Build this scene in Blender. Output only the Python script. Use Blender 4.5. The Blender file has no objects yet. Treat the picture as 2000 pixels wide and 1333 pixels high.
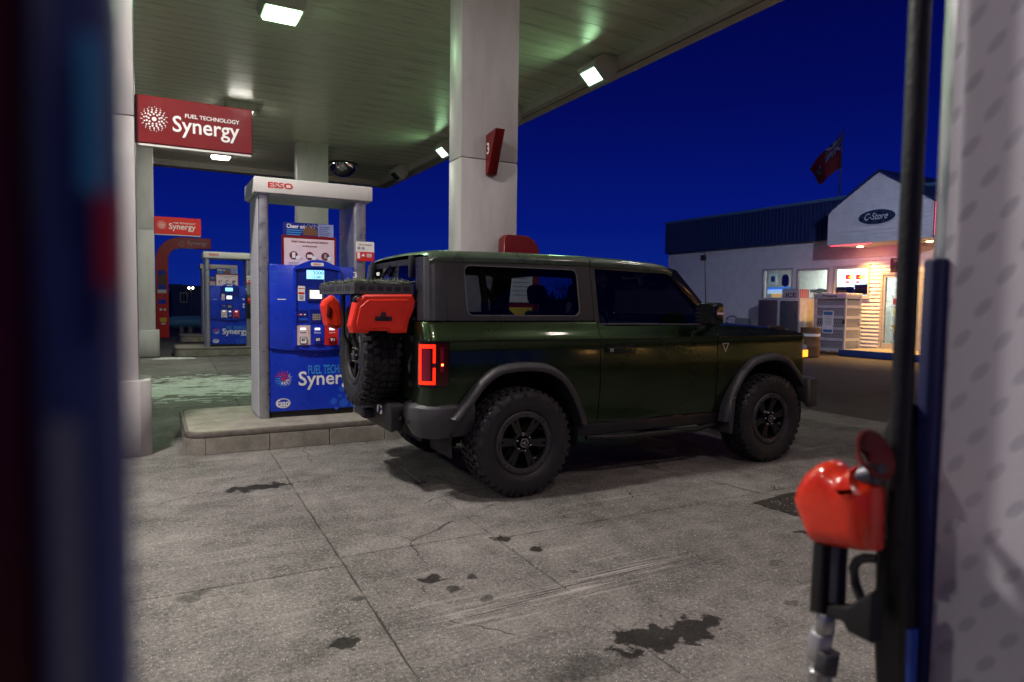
import bpy, bmesh, math, random
from mathutils import Vector, Matrix
random.seed(7)
R = math.radians
sc = bpy.context.scene
C = sc.collection

# ---------------------------------------------------------------- camera
F_PX, HOR, ROLL, VPX, CAMH = 1300.0, 594.0, 0.75, 300.0, 1.40
pitch = math.atan((666.5 - HOR) / F_PX); yaw = math.atan((1000 - VPX) / F_PX)
FW = Vector((math.sin(yaw)*math.cos(pitch), math.cos(yaw)*math.cos(pitch), -math.sin(pitch)))
RT = Vector((math.cos(yaw), -math.sin(yaw), 0)); UP = RT.cross(FW)
_r = R(ROLL)
RT, UP = RT*math.cos(_r) + UP*math.sin(_r), UP*math.cos(_r) - RT*math.sin(_r)
CAM = Vector((0, 0, CAMH))
cd = bpy.data.cameras.new('camera'); cam = bpy.data.objects.new('camera', cd); C.objects.link(cam)
m = Matrix((RT, UP, -FW)).transposed().to_4x4(); m.translation = CAM
cam.matrix_world = m
cd.sensor_width = 36; cd.lens = 36*F_PX/2000; cd.clip_start = 0.02; cd.clip_end = 2000
cd.dof.use_dof = True; cd.dof.focus_distance = 5.2; cd.dof.aperture_fstop = 3.6
sc.camera = cam

def hit(px, py, axis=2, val=0.0):
    d = FW*F_PX + RT*(px-1000) - UP*(py-666.5)
    t = (val - CAM[axis]) / d[axis]
    return CAM + d*t

# ---------------------------------------------------------------- dusk sky, exposure
world = bpy.data.worlds.new('World'); sc.world = world; world.use_nodes = True
wn = world.node_tree; wn.nodes.clear()
sky = wn.nodes.new('ShaderNodeTexSky'); sky.sky_type = 'NISHITA'; sky.sun_disc = False
sky.sun_elevation = R(-5.0); sky.sun_rotation = R(200); sky.altitude = 200; sky.ozone_density = 6.0; sky.dust_density = 0.2; sky.air_density = 1.0
bw = wn.nodes.new('ShaderNodeRGBToBW'); wn.links.new(sky.outputs[0], bw.inputs[0])
tc = wn.nodes.new('ShaderNodeTexCoord'); sep = wn.nodes.new('ShaderNodeSeparateXYZ'); wn.links.new(tc.outputs['Generated'], sep.inputs[0])
ramp = wn.nodes.new('ShaderNodeValToRGB'); wn.links.new(sep.outputs[2], ramp.inputs[0])
el = ramp.color_ramp.elements
el[0].position = 0.0; el[0].color = (0.003, 0.018, 0.215, 1)
el[1].position = 0.55; el[1].color = (0.0007, 0.0010, 0.030, 1)
e = el.new(0.12); e.color = (0.0012, 0.0075, 0.170, 1)
e = el.new(0.28); e.color = (0.0008, 0.0030, 0.094, 1)
mx = wn.nodes.new('ShaderNodeMix'); mx.data_type = 'RGBA'; mx.blend_type = 'ADD'; mx.inputs[0].default_value = 0.02
wn.links.new(ramp.outputs[0], mx.inputs[6]); wn.links.new(sky.outputs[0], mx.inputs[7])
bg = wn.nodes.new('ShaderNodeBackground'); bg.inputs[1].default_value = 0.84
wn.links.new(mx.outputs[2], bg.inputs[0])
wo = wn.nodes.new('ShaderNodeOutputWorld'); wn.links.new(bg.outputs[0], wo.inputs[0])
sc.view_settings.view_transform = 'Standard'; sc.view_settings.look = 'None'
sc.view_settings.exposure = 0.28; sc.view_settings.gamma = 1.0; sc.view_settings.use_curve_mapping = False
cy = sc.cycles
cy.use_denoising = True; cy.denoiser = 'OPENIMAGEDENOISE'; cy.sample_clamp_indirect = 4; cy.sample_clamp_direct = 0
cy.use_adaptive_sampling = True; cy.adaptive_threshold = 0.015; cy.max_bounces = 6; cy.transparent_max_bounces = 16; cy.caustics_reflective = False; cy.caustics_refractive = False

# ---------------------------------------------------------------- materials
MATS = {}
def nodes(m):
    m.use_nodes = True
    nt = m.node_tree
    return nt, nt.nodes['Principled BSDF']
def nnew(nt, t, **kw):
    n = nt.nodes.new(t)
    for k, v in kw.items(): setattr(n, k, v)
    return n
def M(name, col, rough=.5, metal=0, var=.18, vs=6, bump=0, bs=60, coat=0, emit=None, es=0, spec=.5, rvar=.1, stretch=None):
    if name in MATS: return MATS[name]
    m = bpy.data.materials.new(name); nt, b = nodes(m)
    b.inputs['Metallic'].default_value = metal
    b.inputs['Coat Weight'].default_value = coat; b.inputs['Coat Roughness'].default_value = .06
    b.inputs['Specular IOR Level'].default_value = spec
    if emit:
        b.inputs['Emission Color'].default_value = (*emit, 1); b.inputs['Emission Strength'].default_value = es
    tcn = nnew(nt, 'ShaderNodeTexCoord')
    co = tcn.outputs['Object']
    if stretch:
        mp = nnew(nt, 'ShaderNodeMapping'); mp.inputs['Scale'].default_value = stretch
        nt.links.new(co, mp.inputs[0]); co = mp.outputs[0]
    nz = nnew(nt, 'ShaderNodeTexNoise'); nz.inputs['Scale'].default_value = vs; nz.inputs['Detail'].default_value = 4; nz.inputs['Roughness'].default_value = .65
    nt.links.new(co, nz.inputs['Vector'])
    cr = nnew(nt, 'ShaderNodeValToRGB')
    cr.color_ramp.elements[0].position = .3; cr.color_ramp.elements[1].position = .72
    cr.color_ramp.elements[0].color = (*[c*(1-var) for c in col], 1)
    cr.color_ramp.elements[1].color = (*[min(1, c*(1+var*.6)) for c in col], 1)
    nt.links.new(nz.outputs[0], cr.inputs[0]); nt.links.new(cr.outputs[0], b.inputs['Base Color'])
    mr = nnew(nt, 'ShaderNodeMapRange'); mr.inputs[1].default_value = .3; mr.inputs[2].default_value = .7
    mr.inputs[3].default_value = max(.02, rough-rvar); mr.inputs[4].default_value = min(1, rough+rvar)
    nt.links.new(nz.outputs[0], mr.inputs[0]); nt.links.new(mr.outputs[0], b.inputs['Roughness'])
    if bump:
        n2 = nnew(nt, 'ShaderNodeTexNoise'); n2.inputs['Scale'].default_value = bs; n2.inputs['Detail'].default_value = 3
        nt.links.new(co, n2.inputs['Vector'])
        bp = nnew(nt, 'ShaderNodeBump'); bp.inputs['Strength'].default_value = bump; bp.inputs['Distance'].default_value = .01
        nt.links.new(n2.outputs[0], bp.inputs['Height']); nt.links.new(bp.outputs[0], b.inputs['Normal'])
    MATS[name] = m
    return m
def E(name, col, s):
    return M(name, col, rough=.6, var=.02, emit=col, es=s)
def glass(name, tint=(.5, .55, .6), rough=.02):
    m = bpy.data.materials.new(name); m.use_nodes = True; nt = m.node_tree; nt.nodes.clear()
    tr = nnew(nt, 'ShaderNodeBsdfTransparent'); tr.inputs[0].default_value = (*tint, 1)
    gl = nnew(nt, 'ShaderNodeBsdfGlossy'); gl.inputs['Roughness'].default_value = rough; gl.inputs[0].default_value = (.9, .9, .9, 1)
    nz = nnew(nt, 'ShaderNodeTexNoise'); nz.inputs['Scale'].default_value = 9
    fr = nnew(nt, 'ShaderNodeFresnel'); fr.inputs[0].default_value = 1.5
    bp = nnew(nt, 'ShaderNodeBump'); bp.inputs['Strength'].default_value = .02; nt.links.new(nz.outputs[0], bp.inputs['Height'])
    nt.links.new(bp.outputs[0], gl.inputs['Normal'])
    mxs = nnew(nt, 'ShaderNodeMixShader'); nt.links.new(fr.outputs[0], mxs.inputs[0])
    nt.links.new(tr.outputs[0], mxs.inputs[1]); nt.links.new(gl.outputs[0], mxs.inputs[2])
    o = nnew(nt, 'ShaderNodeOutputMaterial'); nt.links.new(mxs.outputs[0], o.inputs[0])
    return m

white_paint = M('white_paint', (.62, .60, .58), .42, var=.10, vs=3, bump=.08, bs=140)
column_m = M('column_cladding', (.50, .475, .475), .42, var=.15, vs=3.5, bump=.06, bs=140, stretch=(1.6, 1.6, .35))
pale_steel = M('pale_steel', (.50, .50, .52), .38, .55, var=.12)
silver = M('silver', (.42, .42, .44), .34, .8, var=.12, vs=12)
chrome = M('chrome', (.8, .8, .8), .08, 1, var=.05)
black_plastic = M('black_plastic', (.009, .009, .010), .45, bump=.1, bs=200)
grey_plastic = M('grey_plastic', (.055, .055, .062), .5, bump=.25, bs=260, var=.2)
black_gloss = M('black_gloss', (.008, .008, .009), .15)
rubber = M('rubber', (.015, .015, .018), .55, bump=.3, bs=90, var=.45, vs=14)
hose_rubber = M('hose_rubber', (.008, .008, .010), .45, bump=.15, bs=120)
blue_panel = M('blue_panel', (.007, .036, .50), .3, var=.12, vs=3)
blue_deep = M('blue_deep', (.004, .016, .22), .35, var=.12)
blue_pale = M('blue_pale', (.02, .10, .62), .35)
cyan_print = M('cyan_print', (.05, .30, .75), .4)
red_sign = M('red_sign', (.15, .002, .004), .35, var=.10, vs=3)
red_brightened = M('red_brightened', (.62, .012, .010), .35, var=.10, vs=3)  # sign red brightened in the colour to make up for weak light far off
red_print = M('red_print', (.62, .02, .02), .4)
white_print = M('white_print', (.78, .77, .76), .4, var=.04)
dark_print = M('dark_print', (.015, .015, .02), .5)
maroon_print = M('maroon_print', (.12, .012, .03), .5)
pink_print = M('pink_print', (.70, .56, .62), .45, var=.05)
grey_print = M('grey_print', (.30, .30, .36), .5)
beige_print = M('beige_print', (.62, .47, .36), .45)
brown_print = M('brown_print', (.16, .07, .04), .5)
yellow_print = M('yellow_print', (.75, .52, .03), .5)
green_print = M('green_print', (.03, .22, .08), .5)
red_plastic = M('red_plastic', (.80, .035, .012), .38, var=.14, vs=9, bump=.06, bs=60)
concrete_island = M('concrete_island', (.27, .25, .21), .85, var=.4, vs=5, bump=.6, bs=50)
steel_edge = M('steel_edge', (.16, .14, .12), .55, .4, var=.4, vs=18, bump=.2)

# ---------------------------------------------------------------- helpers
def tag(o, label=None, cat=None, group=None, kind=None):
    if label: o['label'] = label
    if cat: o['category'] = cat
    if group: o['group'] = group
    if kind: o['kind'] = kind
    return o
def thing(name, label, cat, loc=(0, 0, 0), rz=0, group=None):
    o = bpy.data.objects.new(name, None); C.objects.link(o); o.empty_display_size = .2
    o.location = loc; o.rotation_euler = (0, 0, rz)
    return tag(o, label, cat, group)
def copy_tree(o, parent=None):
    c = o.copy(); C.objects.link(c); c.parent = parent
    for ch in list(o.children): copy_tree(ch, c)
    return c
class MB:
    def __init__(s): s.v = []; s.f = []; s.off = Vector((0, 0, 0))
    def add(s, vs, fs):
        n = len(s.v); s.v += [tuple(Vector(p)-s.off) for p in vs]; s.f += [tuple(i+n for i in f) for f in fs]; return s
    def box(s, x0, x1, y0, y1, z0, z1):
        vs = [(x, y, z) for z in (z0, z1) for y in (y0, y1) for x in (x0, x1)]
        return s.add(vs, [(0, 2, 3, 1), (4, 5, 7, 6), (0, 1, 5, 4), (2, 6, 7, 3), (0, 4, 6, 2), (1, 3, 7, 5)])
    def prism(s, pts, fn0, fn1):
        n = len(pts); vs = [fn0(*p) for p in pts]+[fn1(*p) for p in pts]
        fs = [tuple(range(n-1, -1, -1)), tuple(range(n, 2*n))]+[(i, (i+1) % n, n+(i+1) % n, n+i) for i in range(n)]
        return s.add(vs, fs)
    def xz(s, pts, y0, y1):   # outline in X-Z, extruded along Y
        return s.prism(pts, lambda x, z: (x, y0, z), lambda x, z: (x, y1, z))
    def yz(s, pts, x0, x1):
        return s.prism(pts, lambda y, z: (x0, y, z), lambda y, z: (x1, y, z))
    def xy(s, pts, z0, z1):
        return s.prism(pts, lambda x, y: (x, y, z0), lambda x, y: (x, y, z1))
    def rings(s, rings, close=True, cap=True):
        n = len(rings[0]); vs = [p for r in rings for p in r]; fs = []
        for k in range(len(rings)-1):
            for i in range(n if close else n-1):
                j = (i+1) % n; fs.append((k*n+i, k*n+j, (k+1)*n+j, (k+1)*n+i))
        if cap and close:
            fs.append(tuple(range(n-1, -1, -1))); fs.append(tuple(range((len(rings)-1)*n, len(rings)*n)))
        return s.add(vs, fs)
    def tube(s, path, r, n=10, cap=True):
        path = [Vector(p) for p in path]; rs = r if isinstance(r, (list, tuple)) else [r]*len(path)
        rr = []; ref = None
        for i, p in enumerate(path):
            d = (path[min(i+1, len(path)-1)]-path[max(i-1, 0)]).normalized()
            if ref is None: ref = Vector((0, 0, 1)) if abs(d.z) < .9 else Vector((1, 0, 0))
            a = d.cross(ref).normalized(); b = d.cross(a).normalized(); ref = a.cross(d)
            ref = -b if False else b*-1
            rr.append([p+(a*math.cos(t)+b*math.sin(t))*rs[i] for t in [2*math.pi*k/n for k in range(n)]])
            ref = Vector((0, 0, 1)) if abs(d.z) < .9 else Vector((1, 0, 0))
        return s.rings(rr, True, cap)
    def lathe(s, prof, origin, axis='Y', n=32, cap=False):
        o = Vector(origin); rr = []
        for a, r in prof:
            ring = []
            for k in range(n):
                t = 2*math.pi*k/n; u, w = r*math.cos(t), r*math.sin(t)
                ring.append(o+Vector({'Y': (u, a, w), 'X': (a, u, w), 'Z': (u, w, a)}[axis]))
            rr.append(ring)
        return s.rings(rr, True, cap)
    def grid(s, fn, us, vs_):
        n = len(vs_); pts = [fn(u, v) for u in us for v in vs_]
        return s.add(pts, [(i*n+j, (i+1)*n+j, (i+1)*n+j+1, i*n+j+1) for i in range(len(us)-1) for j in range(n-1)])
    def build(s, name, mat, parent=None, bevel=0, seg=2, smooth=None, thick=0, doub=1e-5):
        me = bpy.data.meshes.new(name)
        bm = bmesh.new()
        vv = [bm.verts.new(p) for p in s.v]
        for f in s.f:
            try: bm.faces.new([vv[i] for i in dict.fromkeys(f)])
            except Exception: pass
        if doub: bmesh.ops.remove_doubles(bm, verts=bm.verts, dist=doub)
        bmesh.ops.recalc_face_normals(bm, faces=bm.faces)
        if thick:
            bmesh.ops.solidify(bm, geom=bm.faces[:], thickness=thick)
        if bevel:
            es = [e for e in bm.edges if e.is_manifold and e.calc_face_angle(0) > .5]
            bmesh.ops.bevel(bm, geom=es, offset=bevel, segments=seg, profile=.5, affect='EDGES', clamp_overlap=True)
        bm.to_mesh(me); bm.free()
        if smooth is None: smooth = 35 if bevel else 0
        if smooth:
            me.shade_smooth(); me.set_sharp_from_angle(angle=R(smooth))
        me.materials.append(mat)
        o = bpy.data.objects.new(name, me); C.objects.link(o)
        if parent: o.parent = parent
        return o
def mb(off=None):
    b = MB()
    if off is not None: b.off = Vector(off)
    return b
def rrect(x0, x1, z0, z1, r, n=5):
    pts = []
    for cx, cz, a0 in ((x1-r, z1-r, 0), (x0+r, z1-r, 90), (x0+r, z0+r, 180), (x1-r, z0+r, 270)):
        for k in range(n+1):
            t = R(a0+90*k/n); pts.append((cx+r*math.cos(t), cz+r*math.sin(t)))
    return pts
def circ(cx, cz, rx, rz=None, n=28):
    rz = rz or rx
    return [(cx+rx*math.cos(2*math.pi*k/n), cz+rz*math.sin(2*math.pi*k/n)) for k in range(n)]
def interp(tab, x):
    if x <= tab[0][0]: return tab[0][1]
    for (a, b), (c, d) in zip(tab, tab[1:]):
        if x <= c: return b+(d-b)*(x-a)/(c-a)
    return tab[-1][1]
def pillow(outline, fn, half, rnd, steps=4):
    """rounded slab from a 2-D outline; fn(u, v, t) -> 3-D, t from -half to half"""
    n = len(outline)
    def inset(d):
        out = []
        for i in range(n):
            p0, p, p1 = Vector(outline[i-1]), Vector(outline[i]), Vector(outline[(i+1) % n])
            a = (p-p0).normalized(); b = (p1-p).normalized()
            na = Vector((-a.y, a.x)); nb = Vector((-b.y, b.x)); nn = (na+nb)
            if nn.length < 1e-6: nn = na
            nn.normalize(); k = 1/max(.5, nn.dot(na)); out.append(p+nn*d*k)
        return out
    area = sum(outline[i-1][0]*outline[i][1]-outline[i][0]*outline[i-1][1] for i in range(n))
    sg = 1 if area > 0 else -1
    rr = []
    for k in range(steps+1):
        a = math.pi/2*k/steps; d = rnd*(1-math.sin(a)); t = -half+rnd*(1-math.cos(a))
        rr.append([fn(p[0], p[1], t) for p in inset(sg*d)])
    for k in range(steps, -1, -1):
        a = math.pi/2*k/steps; d = rnd*(1-math.sin(a)); t = half-rnd*(1-math.cos(a))
        rr.append([fn(p[0], p[1], t) for p in inset(sg*d)])
    return rr
_tc = {}
def text2d(s, bold=0.0, shear=0.0):
    k = (s, bold, shear)
    if k not in _tc:
        cu = bpy.data.curves.new('t', 'FONT'); cu.body = s; cu.size = 1; cu.offset = bold; cu.shear = shear; cu.resolution_u = 3
        o = bpy.data.objects.new('t', cu)
        me = bpy.data.meshes.new_from_object(o)
        _tc[k] = ([(v.co.x, v.co.y) for v in me.vertices], [tuple(p.vertices) for p in me.polygons])
        bpy.data.objects.remove(o); bpy.data.curves.remove(cu); bpy.data.meshes.remove(me)
    return _tc[k]
def lettering(s, p0, right, up, width=None, height=None, mat=None, parent=None, bold=.01, shear=0, name='lettering', extra=None):
    """text fitted to width and/or cap height; p0 = lower-left corner (local)"""
    vs, fs = text2d(s, bold, shear)
    x0 = min(v[0] for v in vs); x1 = max(v[0] for v in vs); y0 = min(v[1] for v in vs); y1 = max(v[1] for v in vs)
    sx = width/(x1-x0) if width else None; sy = height/(y1-y0) if height else None
    if sx is None: sx = sy
    if sy is None: sy = sx
    p0, right, up = Vector(p0), Vector(right), Vector(up)
    b = MB(); b.add([p0+right*((x-x0)*sx)+up*((y-y0)*sy) for x, y in vs], fs)
    return b.build(name, mat, parent, doub=0)

# ================================================================ ground
def mth(nt, op, a, b=None, c=None, clamp=False):
    n = nnew(nt, 'ShaderNodeMath', operation=op); n.use_clamp = clamp
    for i, x in enumerate((a, b, c)):
        if x is None: continue
        if isinstance(x, (int, float)): n.inputs[i].default_value = x
        else: nt.links.new(x, n.inputs[i])
    return n.outputs[0]
def noise(nt, vec, scale, detail=6, rough=.6):
    n = nnew(nt, 'ShaderNodeTexNoise'); n.inputs['Scale'].default_value = scale; n.inputs['Detail'].default_value = detail; n.inputs['Roughness'].default_value = rough
    nt.links.new(vec, n.inputs['Vector']); return n.outputs[0]
def mixc(nt, f, a, b, mode='MIX'):
    n = nnew(nt, 'ShaderNodeMix', data_type='RGBA', blend_type=mode)
    for i, x in ((0, f), (6, a), (7, b)):
        if isinstance(x, (int, float)): n.inputs[i].default_value = x
        elif isinstance(x, tuple): n.inputs[i].default_value = (*x, 1)
        else: nt.links.new(x, n.inputs[i])
    return n.outputs[2]
def sstep(nt, x, a, b, lo=0., hi=1.):
    n = nnew(nt, 'ShaderNodeMapRange', interpolation_type='SMOOTHSTEP')
    for i, v in ((1, a), (2, b), (3, lo), (4, hi)): n.inputs[i].default_value = v
    nt.links.new(x, n.inputs[0]); return n.outputs[0]
def mapping(nt, vec, scale, loc=(0, 0, 0), rz=0):
    n = nnew(nt, 'ShaderNodeMapping'); n.inputs['Scale'].default_value = scale; n.inputs['Location'].default_value = loc; n.inputs['Rotation'].default_value = (0, 0, rz)
    nt.links.new(vec, n.inputs[0]); return n.outputs[0]

def ground_material(name, dark, light, stains=(), streaks=True, snow=None):
    m = bpy.data.materials.new(name); nt, b = nodes(m)
    pos = nnew(nt, 'ShaderNodeNewGeometry').outputs['Position']
    big = noise(nt, pos, .9, 5, .62); mid = noise(nt, pos, 5, 6, .68); fine = noise(nt, pos, 55, 4, .75); grit = noise(nt, pos, 190, 3, .6)
    t = mth(nt, 'ADD', mth(nt, 'MULTIPLY', big, .55), mth(nt, 'ADD', mth(nt, 'MULTIPLY', mid, .50), mth(nt, 'MULTIPLY', fine, .85)))
    col = mixc(nt, sstep(nt, t, .66, 1.24), dark, light)
    vor = nnew(nt, 'ShaderNodeTexVoronoi'); vor.inputs['Scale'].default_value = 85; nt.links.new(pos, vor.inputs['Vector'])
    spk = mth(nt, 'MULTIPLY', sstep(nt, vor.outputs['Distance'], .30, .14), sstep(nt, noise(nt, pos, 40, 2), .49, .58))
    col = mixc(nt, mth(nt, 'MULTIPLY', spk, .95), col, tuple(min(1, c*2.3) for c in light))
    vc = nnew(nt, 'ShaderNodeTexVoronoi', feature='DISTANCE_TO_EDGE'); vc.inputs['Scale'].default_value = .62
    wv = nnew(nt, 'ShaderNodeTexNoise'); wv.inputs['Scale'].default_value = 3.5; wv.inputs['Detail'].default_value = 5; nt.links.new(pos, wv.inputs['Vector'])
    av = nnew(nt, 'ShaderNodeVectorMath', operation='MULTIPLY_ADD'); nt.links.new(wv.outputs['Color'], av.inputs[0]); av.inputs[1].default_value = (.22, .22, 0); nt.links.new(pos, av.inputs[2])
    nt.links.new(av.outputs[0], vc.inputs['Vector'])
    crk = mth(nt, 'MULTIPLY', sstep(nt, vc.outputs['Distance'], .0045, .0015), sstep(nt, big, .50, .58))
    col = mixc(nt, mth(nt, 'MULTIPLY', crk, .75), col, tuple(c*.22 for c in dark))
    pit = sstep(nt, grit, .60, .67)
    col = mixc(nt, mth(nt, 'MULTIPLY', pit, .55), col, tuple(c*.25 for c in dark))
    if streaks:   # tyre-scuffed bands along the lanes
        st = noise(nt, mapping(nt, pos, (.45, 7, 1), rz=R(-3)), 1.6, 5, .7)
        col = mixc(nt, mth(nt, 'MULTIPLY', sstep(nt, st, .55, .75), .42), col, tuple(min(1, c*1.45) for c in light))
        col = mixc(nt, mth(nt, 'MULTIPLY', sstep(nt, noise(nt, mapping(nt, pos, (.6, 11, 1), (4, 2, 0), R(2)), 1.3, 4, .7), .60, .74), .45), col, tuple(c*.55 for c in dark))
    if stains and len(stains) > 5:   # tyre-scrape lines across two slabs and a random tint per slab
        sp = nnew(nt, 'ShaderNodeSeparateXYZ'); nt.links.new(pos, sp.inputs[0])
        dl = mth(nt, 'ABSOLUTE', mth(nt, 'SUBTRACT', mth(nt, 'SUBTRACT', sp.outputs[1], 2.66), mth(nt, 'MULTIPLY', mth(nt, 'SUBTRACT', sp.outputs[0], 1.6), .07)))
        msk = mth(nt, 'MULTIPLY', sstep(nt, dl, .16, .03), mth(nt, 'MULTIPLY', sstep(nt, sp.outputs[0], .85, 1.3), sstep(nt, sp.outputs[0], 2.9, 2.2)))
        ln_ = noise(nt, mapping(nt, pos, (.8, 34, 1), rz=R(4)), 1.5, 3, .7)
        col = mixc(nt, mth(nt, 'MULTIPLY', msk, sstep(nt, ln_, .52, .60, 0, .8)), col, tuple(c*1.5 for c in light))
        col = mixc(nt, mth(nt, 'MULTIPLY', msk, sstep(nt, ln_, .46, .38, 0, .8)), col, tuple(c*.4 for c in dark))
        oi = nnew(nt, 'ShaderNodeObjectInfo').outputs['Random']
        col = mixc(nt, 1.0, col, mixc(nt, oi, (.86, .84, .84), (1.0, 1.0, .97)), 'MULTIPLY')
    wet = None
    warp = nnew(nt, 'ShaderNodeTexNoise'); warp.inputs['Scale'].default_value = 13; warp.inputs['Detail'].default_value = 6; nt.links.new(pos, warp.inputs['Vector'])
    for (cx, cy_, rx, ry, k) in stains:
        v = nnew(nt, 'ShaderNodeVectorMath', operation='SUBTRACT'); nt.links.new(pos, v.inputs[0]); v.inputs[1].default_value = (cx, cy_, 0)
        w = nnew(nt, 'ShaderNodeVectorMath', operation='MULTIPLY'); nt.links.new(v.outputs[0], w.inputs[0]); w.inputs[1].default_value = (1/rx, 1/ry, 0)
        ln = nnew(nt, 'ShaderNodeVectorMath', operation='LENGTH'); nt.links.new(w.outputs[0], ln.inputs[0])
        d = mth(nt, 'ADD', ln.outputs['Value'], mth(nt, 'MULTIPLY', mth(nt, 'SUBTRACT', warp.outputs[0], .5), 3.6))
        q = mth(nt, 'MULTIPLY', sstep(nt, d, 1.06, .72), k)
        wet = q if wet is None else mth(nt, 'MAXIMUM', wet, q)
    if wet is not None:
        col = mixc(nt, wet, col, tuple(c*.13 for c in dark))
    rough = mth(nt, 'ADD', mth(nt, 'MULTIPLY', mid, .2), .72)
    if wet is not None: rough = mth(nt, 'SUBTRACT', rough, mth(nt, 'MULTIPLY', wet, .22))
    nt.links.new(col, b.inputs['Base Color']); nt.links.new(rough, b.inputs['Roughness'])
    b.inputs['Specular IOR Level'].default_value = .35
    if wet is not None: nt.links.new(mth(nt, 'MULTIPLY_ADD', wet, -.28, .35), b.inputs['Specular IOR Level'])
    bp = nnew(nt, 'ShaderNodeBump'); bp.inputs['Strength'].default_value = .9; bp.inputs['Distance'].default_value = .008
    h = mth(nt, 'ADD', mth(nt, 'MULTIPLY', fine, .7), mth(nt, 'SUBTRACT', mth(nt, 'MULTIPLY', spk, .4), mth(nt, 'MULTIPLY', pit, .6)))
    nt.links.new(h, bp.inputs['Height']); nt.links.new(bp.outputs[0], b.inputs['Normal'])
    return m
def gs(px, py, rx, ry, k=.85):
    p = hit(px, py); return (p.x, p.y, rx, ry, k)
STAINS = [gs(500, 953, .25, .085, .9), gs(545, 949, .12, .05, .7), gs(847, 1130, .075, .05), gs(886, 1151, .03, .04, .7), gs(921, 1126, .028, .03, .7), gs(955, 1168, .04, .03, .6),
          gs(1280, 1245, .20, .10), gs(1345, 1228, .17, .11), gs(1232, 1255, .08, .06), gs(672, 1258, .045, .08), gs(1165, 1302, .20, .09, .4), gs(1050, 1073, .035, .05),
          gs(982, 1053, .06, .05), gs(820, 943, .05, .06, .7), gs(380, 1165, .10, .05, .45), gs(1545, 1178, .05, .03, .5), gs(1515, 1100, .05, .03, .4), gs(1575, 1040, .06, .05),
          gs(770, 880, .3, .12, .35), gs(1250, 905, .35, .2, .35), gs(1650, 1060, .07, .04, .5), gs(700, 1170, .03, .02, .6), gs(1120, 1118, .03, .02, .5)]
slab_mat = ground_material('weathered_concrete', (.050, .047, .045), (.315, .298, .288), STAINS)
asphalt = ground_material('asphalt', (.035, .033, .032), (.085, .078, .074), [gs(420, 770, 1.2, .8, .4)], True)

b = mb(); b.grid(lambda x, y: (x, y, -.014), [-260, -60, -20, 0, 20, 60, 300], [-260, -60, -20, 0, 20, 60, 400])
ground = tag(b.build('ground', asphalt), kind='structure')

def wob(p, q, n, a):
    out = []
    for i in range(n):
        t = i/n; j = a if i else a*.4
        out.append((p[0]+(q[0]-p[0])*t+random.uniform(-j, j), p[1]+(q[1]-p[1])*t+random.uniform(-j, j)))
    return out
forecourt = thing('forecourt', 'cracked grey concrete forecourt of large slabs', 'pavement'); del forecourt['category']; forecourt['kind'] = 'structure'; del forecourt['label']
XJ = [-7.1, -5.1, -3.1, -1.1, .885, 1.80, 3.80, 5.8, 7.9]
for i in range(len(XJ)-1):
    yj = [-6.3, -3.1, .15, 3.47+(.12 if i == 4 else 0), 6.5, 9.6, 12.7, 15.8, 18.1]
    for j in range(len(yj)-1):
        g = .0022 + random.random()*.0025
        x0, x1, y0, y1 = XJ[i]+g, XJ[i+1]-g, yj[j]+g, yj[j+1]-g
        sh = lambda x, y: (x+.02*(y-4), y)
        cs = [sh(x0, y0), sh(x1, y0), sh(x1, y1), sh(x0, y1)]
        ring = []
        for k in range(4): ring += wob(cs[k], cs[(k+1) % 4], 34, .0048)
        if i == 5 and j == 2 and False: pass
        cx = sum(p[0] for p in ring)/len(ring); cyy = sum(p[1] for p in ring)/len(ring)
        z = random.uniform(-.0015, .0015)
        ins = [(cx+(p[0]-cx)*(1-.006/max(.3, abs(p[0]-cx)+.3)), cyy+(p[1]-cyy)*(1-.006/max(.3, abs(p[1]-cyy)+.3))) for p in ring]
        bb = mb()
        bb.rings([[(p[0], p[1], -.03) for p in ring], [(p[0], p[1], z-.005) for p in ring], [(p[0], p[1], z) for p in ins]], True, True)
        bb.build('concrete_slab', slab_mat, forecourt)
# broken corner with dirt and gravel
dirt = M('dirt', (.03, .025, .02), .95, var=.6, vs=30, bump=.9, bs=90)
pts = [hit(*p) for p in ((1472, 984), (1510, 972), (1560, 962), (1640, 958), (1680, 975), (1660, 1010), (1590, 1022), (1540, 1003))]
b = mb(); ring = [p for k in range(len(pts)) for p in wob(pts[k], pts[(k+1) % len(pts)], 5, .02)]
b.xy(ring, .0, .0045); tag(b.build('dirt_patch', dirt), kind='structure')
b = mb(); c0 = hit(1580, 988)
for k in range(240):
    a = random.uniform(0, 6.28); rr = random.random()**.5
    x, y = c0.x+rr*.36*math.cos(a), c0.y+rr*.20*math.sin(a); r = random.uniform(.003, .012)
    vs = [Vector((x, y, .006))+Vector((random.gauss(0, 1), random.gauss(0, 1), abs(random.gauss(0, .7)))).normalized()*r for _ in range(4)]
    b.add(vs, [(0, 1, 2), (0, 1, 3), (1, 2, 3), (0, 2, 3)])
tag(b.build('gravel', concrete_island), 'loose gravel and grit in the broken slab corner', 'gravel', kind='stuff')
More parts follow.
